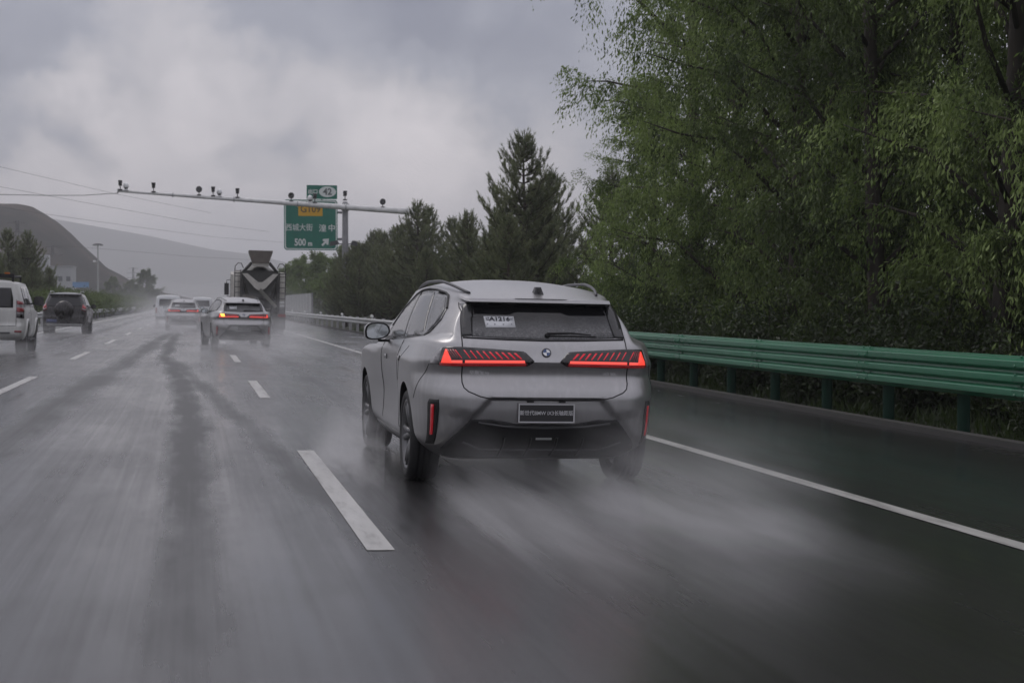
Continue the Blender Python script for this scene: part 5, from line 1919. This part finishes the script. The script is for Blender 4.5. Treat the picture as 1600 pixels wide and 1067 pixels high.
def plant_all():
    # -- the near row of tall poplars behind the green guard rail
    kinds = [broadleaf(3, 13.0, 3.6, 1.3, M_LEAF, "poplar_tree", 54, 92000, .095, .034, .6),
             broadleaf(8, 12.0, 3.3, 1.0, M_LEAF2, "poplar_tree", 44, 76000, .095, .036, .5),
             broadleaf(21, 13.5, 3.9, 1.6, M_LEAF, "poplar_tree", 48, 86000, .095, .034, .55)]
    spots = [  # x, y, kind, turn, scale, label
        (13.2, 41.0, 0, .4, 1.06, "leftmost tall leafy poplar, its bright crown edge against the sky"),
        (12.9, 44.5, 2, 3.4, .72, "small bright young poplar at the left foot of the row, right above the grey SUV"),
        (14.6, 38.0, 1, 2.0, 1.02, "dark poplar just behind the leftmost bright crown"),
        (12.2, 35.0, 2, 1.1, .86, "green poplar second from the left in the front row by the guard rail"),
        (15.0, 33.5, 1, .2, 1.05, "dark poplar standing behind the second and third of the front row"),
        (11.9, 30.6, 0, 3.1, .90, "green poplar third from the left in the front row by the guard rail"),
        (14.4, 28.4, 2, 4.4, 1.0, "poplar with a wide crown behind the middle of the front row"),
        (11.7, 26.2, 1, 5.2, .92, "dark poplar in the middle of the front row above the green guard rail"),
        (14.1, 24.0, 0, 1.8, 1.0, "bright poplar behind the dark gap in the right-hand row"),
        (11.7, 21.6, 2, 2.7, .88, "broad green poplar towards the right of the front row"),
        (14.1, 19.2, 1, 3.7, 1.0, "dark poplar behind the right end of the row"),
        (11.9, 16.8, 0, .9, .90, "rightmost poplar, cut off by the right edge of the photo"),
        (18.0, 39.0, 0, 1.5, 1.0, "poplar deep in the back row behind the leftmost crowns"),
        (18.6, 32.0, 1, 2.2, 1.05, "dark poplar deep in the back row, behind the middle of the wood"),
        (18.0, 26.0, 2, .3, 1.05, "poplar deep in the back row behind the bright poplar"),
        (18.2, 20.0, 1, 4.0, 1.05, "dark poplar deep in the back row near the right edge"),
    ]
    used = set()
    for x, y, k, a, s, lb in spots:
        o = kinds[k] if k not in used else copy_tree(kinds[k])
        used.add(k)
        stand(o, x, y, a, s, s * (1.22 if s > .8 else .85))
        tag(o, lb, "tree", "poplars behind the green guard rail")
    # undergrowth between guard rail and trunks
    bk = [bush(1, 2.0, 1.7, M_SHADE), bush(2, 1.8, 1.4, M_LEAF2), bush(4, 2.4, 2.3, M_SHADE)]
    r = random.Random(77)
    used = set()
    i = 0
    y = 11.0
    while y < 60:
        for x in (r.uniform(10.0, 10.7), r.uniform(12.6, 13.6), r.uniform(15.2, 16.4)):
            k = i % 3
            o = bk[k] if k not in used else copy_tree(bk[k])
            used.add(k)
            stand(o, x, y + r.uniform(-.7, .7), r.uniform(0, 6.28), r.uniform(.75, 1.2) * (1.0 if x < 11 else 1.35))
            tag(o, "dark green bush in the undergrowth under the poplars behind the green guard rail", "bush", "bushes under the poplars")
            i += 1
        y += 2.0
    # -- the pines beyond
    pk = [pine(5, 8.0, 2.9), pine(12, 7.4, 2.5), pine(30, 7.8, 2.8)]
    ps = [(13.2, 64.0, 0, .3, 1.03, "tallest pine with a pointed top, just left of the bright poplar crown"),
          (11.9, 60.5, 1, 2.2, .66, "short pine in front of the tallest pine, right above the grey SUV"),
          (14.8, 56.0, 2, 4.0, .78, "dark pine between the tallest pine and the poplars"),
          (14.9, 70.0, 2, 1.2, .84, "pine close behind the tallest pine on its left"),
          (13.4, 78.5, 1, .5, .80, "small open-crowned pine left of the tallest pine"),
          (14.6, 86.5, 0, 1.5, .72, "pine in the dip between the small open pine and the twin-topped pine"),
          (13.2, 95.5, 2, 3.3, .96, "pine rising right behind the end of the gantry arm"),
          (14.3, 98.5, 1, 5.0, .98, "pine at the gantry arm's end, the right one of a pair of tops"),
          (13.0, 104.0, 0, 2.4, .80, "pine just left of the gantry arm's end"),
          (13.1, 112.0, 1, 4.4, .86, "pine midway between the gantry pole and the arm's end"),
          (13.4, 121.0, 2, .8, .88, "pine second to the right of the gantry pole"),
          (13.0, 131.0, 0, 5.5, .80, "pine immediately right of the gantry pole"),
          (14.2, 142.0, 1, 1.9, .86, "dark pine behind the gantry pole"),
          (12.9, 70.5, 1, 3.0, .58, "low pine under the tallest pine, beside the SUV's roof rail"),
          (12.6, 87.5, 2, 2.0, .58, "low pine in the middle of the pine row, near the guard rail"),
          (10.5, 112.5, 2, 4.9, .66, "low dense pine hiding the foot of the gantry pole"),
          (10.9, 107.5, 0, 2.7, .62, "low dense pine close to the guard rail, right of the gantry pole's foot"),
          (10.2, 116.0, 1, 1.1, .60, "low dense pine just left of the gantry pole, under the exit sign's corner"),
          (12.4, 118.0, 0, 3.2, .74, "pine low in front, between the gantry pole and the arm's end, by the guard rail"),
          (12.6, 126.0, 1, .3, .84, "pine crowding the right side of the gantry pole"),
          (12.8, 138.0, 2, 2.8, .84, "pine just past the gantry pole, its top under the floodlights"),
          (12.2, 101.0, 1, 1.3, .62, "low pine in front of the twin-topped pines by the guard rail"),
          (15.0, 116.0, 1, 5.6, .95, "pine in the second row, right of the gantry pole"),
          (15.2, 134.0, 2, 3.6, .95, "pine in the second row, half hidden by the gantry pole"),
          (17.0, 76.0, 0, 4.1, .92, "pine in the second row behind the small open pine"),
          (17.2, 90.0, 2, .1, .85, "pine in the second row behind the dip of the row"),
          (17.0, 106.0, 0, 3.8, .85, "pine in the second row behind the gantry arm's end"),
          (17.0, 124.0, 2, 1.0, .85, "pine in the second row behind the gantry pole")]
    used = set()
    for x, y, k, a, s, lb in ps:
        o = pk[k] if k not in used else copy_tree(pk[k])
        used.add(k)
        stand(o, x, y, a, s)
        tag(o, lb, "tree", "pines along the motorway")
    # dark scrub below the pines
    i = 0
    y = 60
    while y < 140:
        o = stand(copy_tree(bk[2 if i % 2 else 0]), r.uniform(14.6, 16.5), y, r.uniform(0, 6.28), r.uniform(.9, 1.3))
        tag(o, "dark scrub bush in the shade behind the pine trunks", "bush", "scrub bushes under the pines")
        y += 3.2; i += 1
    # -- pale green trees far along the verge
    pale = broadleaf(41, 7.0, 2.9, .7, M_PALELEAF, "willow_tree", 34, 26000, ln=.20, wd=.10, droop=.3)
    lbs = ["pale green tree farthest down the verge, beside the mixer truck", "pale green tree under the exit sign", "pale green tree between the exit sign and the gantry pole",
           "pale green tree low behind the noise barrier", "pale green tree behind the first pines past the sign"]
    for i, (x, y, a, s) in enumerate(((13.4, 228, .3, 1.02), (12.8, 196, 1.9, 1.05), (13.2, 172, 4.0, 1.0), (12.6, 252, 2.2, .85), (14.6, 158, 5.1, 1.0))):
        o = pale if i == 0 else copy_tree(pale)
        stand(o, x, y, a, s)
        tag(o, lbs[i], "tree", "pale trees down the verge")
    # -- left side: pines and hedge
    lp = [(-14.0, 128, 0, 1.0, .86, "pine cut by the left edge of the photo behind the white off-road SUV"), (-12.4, 127, 2, .4, .86, "pine with two tops on the left, in front of the pale building"),
          (-13.2, 133, 1, 3.0, .80, "second pine behind the two-topped pine on the left"), (-10.4, 122, 1, 2.0, .52, "low pine at the right end of the left-hand group"),
          (-11.2, 118, 0, 5.0, .50, "low pine at the foot of the left-hand group above the dark SUV"), (-12.9, 112, 2, 4.0, .55, "low pine in the left-hand group behind the white off-road SUV's mirror")]
    for x, y, k, a, s, lb in lp:
        o = copy_tree(pk[k]); stand(o, x, y, a, s)
        tag(o, lb, "tree", "pines on the left verge")
    hk = bush(9, 3.2, 2.2, M_HEDGE, "hedge_bush", 6000, ln=.16, wd=.08)
    y = 104
    i = 0
    while y < 330:
        o = hk if i == 0 else copy_tree(hk)
        stand(o, -9.5 + r.uniform(-.25, .25), y, r.uniform(0, 6.28), r.uniform(.92, 1.12))
        tag(o, "clipped green hedge bush in the row behind the left guard rail", "hedge", "hedge bushes behind the left guard rail")
        y += 2.3 if y < 200 else 4.0
        i += 1
    # rounded dark trees at the end of the hill, far away
    far = copy_tree(pale)
    for ch in far.children:
        if "crown" in ch.name:
            ch.data = ch.data.copy(); ch.data.materials[0] = M_LEAF2
    for i, (px, Y, h, lb) in enumerate(((228, 420, 9.6, "round dark tree on the skyline where the hill ends"), (205, 410, 7.0, "lower tree just left of the round dark tree"), (176, 400, 7.5, "dim tree at the hill foot right of the high-mast lamp"))):
        o = far if i == 0 else copy_tree(far)
        X, _ = ray_at_y(px, 470, Y)
        stand(o, X, Y, i * 1.3, h / 7.0 * 1.05)
        tag(o, lb, "tree", "dim trees at the hill foot")
    # weeds on the verge: nobody could count them
    V, F = [], []
    for k in range(26000):
        y = 6 + 90 * r.random() ** 1.5
        x = r.uniform(8.62, 13.5)
        z = terrain_z(x)
        d = (Vector((r.uniform(-.6, .6), r.uniform(-.6, .6), 1))).normalized()
        s = r.uniform(.12, .38) * (1 if x > 9.2 else .6)
        leaf_quads(V, F, Vector((x, y, z - .01)), d, rvec(r), s, .022 + .03 * r.random())
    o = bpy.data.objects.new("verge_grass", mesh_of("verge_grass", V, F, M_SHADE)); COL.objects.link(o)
    tag(o, "dark weeds and grass growing on the verge behind the green guard rail", "grass", kind="stuff")


plant_all()


# ------------------------------------------------------------------ rain haze and wheel spray
def volume_material(name, color, density, aniso=.25):
    m = bpy.data.materials.new(name); m.use_nodes = True
    t = NT(m.node_tree)
    v = t.n("VolumePrincipled")
    v.inputs["Color"].default_value = (*color, 1); v.inputs["Density"].default_value = density; v.inputs["Anisotropy"].default_value = aniso
    t.n("OutputMaterial", ins={"Volume": v.outputs[0]})
    return m


def spray_material(name, density, stretch, scale, contrast=1.0, bottom=1.6, seed=0.0):
    """a drifting cloud of droplets that thins out towards the sides and the top of its box"""
    m = bpy.data.materials.new(name); m.use_nodes = True
    t = NT(m.node_tree)
    co = t.n("TexCoord").outputs["Object"]          # the box spans -1..1
    sp = t.n("SeparateXYZ"); t.set(sp.inputs[0], co)
    r2 = t.math('ADD', t.math('MULTIPLY', sp.outputs[0], sp.outputs[0]), t.math('MULTIPLY', sp.outputs[1], sp.outputs[1]))
    side = t.smooth(r2, .10, 1.0, 1, 0)
    h = t.math('POWER', t.math('MULTIPLY', t.math('SUBTRACT', 1.0, sp.outputs[2]), .5, clamp=True), bottom)
    n = t.noise(t.vmath('ADD', t.vmath('MULTIPLY', co, stretch), (seed, seed * 1.7, 0)), scale, 6, .62, .6)
    n = t.smooth(n, .5 - .28 / contrast, .5 + .28 / contrast)
    v = t.n("VolumePrincipled")
    v.inputs["Color"].default_value = (.93, .93, .95, 1); v.inputs["Anisotropy"].default_value = .2
    t.set(v.inputs["Density"], t.math('MULTIPLY', t.math('MULTIPLY', side, h), t.math('MULTIPLY', n, density)))
    t.n("OutputMaterial", ins={"Volume": v.outputs[0]})
    return m


def spray(label, c, size, density, stretch=(1, .6, 1), scale=1.6, contrast=1.0, bottom=1.6, seed=0.0):
    b = MB(); b.box((0, 0, 0), (2, 2, 2))
    m = spray_material("spray", density, stretch, scale, contrast, bottom, seed)
    o = b.build("spray", m, loc=(c[0], c[1], gz(c[0]) + c[2]))
    o.scale = (size[0] / 2, size[1] / 2, size[2] / 2)
    o.rotation_euler = (0, TILT, 0)
    return tag(o, label, "spray", "spray thrown up by the traffic", kind="stuff")


HAZE = .0005
b = MB()
b.box((300, 3600, 84), (7000, 8000, 212))
hz = b.build("haze", volume_material("rain_haze", (.90, .90, .93), HAZE, .1))
tag(hz, "grey rain haze that hangs over the whole valley", "haze", kind="stuff")
# (box, density) of every cloud of spray
spray("pale spray behind the big SUV's right rear wheel", (3.12, 9.7, .44), (1.5, 4.0, .88), .92, (2.2, .32, 1), 1.9, seed=1, bottom=1.9, contrast=1.7)
spray("thin spray behind the big SUV's left rear wheel", (1.95, 9.2, .34), (1.2, 4.6, .68), .72, (2.2, .32, 1), 1.9, seed=2, bottom=1.9, contrast=1.7)
spray("low mist under the big SUV's tail", (2.65, 8.6, .18), (2.6, 4.6, .36), .35, (1.6, .5, 1), 1.9, seed=3, contrast=1.6)
spray("spray beside the big SUV's left front wheel", (1.30, 13.2, .32), (.8, 3.4, .64), 1.3, (1.4, .5, 1), 1.8, seed=4, contrast=1.6, bottom=1.7)
spray("spray trailing behind the second grey SUV", (1.5, 43.5, .55), (4.4, 21, 1.1), .17, scale=1.7, seed=5, bottom=1.4, contrast=1.4)
spray("spray around the far SUV and the vans", (-.6, 84, .85), (7, 48, 1.7), .10, scale=1.6, seed=6, bottom=1.1, contrast=1.3)
spray("spray behind the mixer truck", (3.2, 66, 1.0), (4.6, 30, 2.0), .065, scale=1.5, seed=7, bottom=1.1, contrast=1.3)
spray("spray behind the white off-road SUV", (-5.0, 37.5, .40), (4.0, 14, .80), .20, scale=1.7, seed=8, bottom=1.5, contrast=1.4)
spray("spray behind the dark SUV", (-5.2, 63, .42), (3.8, 15, .84), .10, scale=1.6, seed=9, bottom=1.4, contrast=1.4)
spray("bank of mist where the road disappears", (1, 205, 2.2), (26, 190, 4.4), .011, scale=1.3, seed=10, bottom=.9)
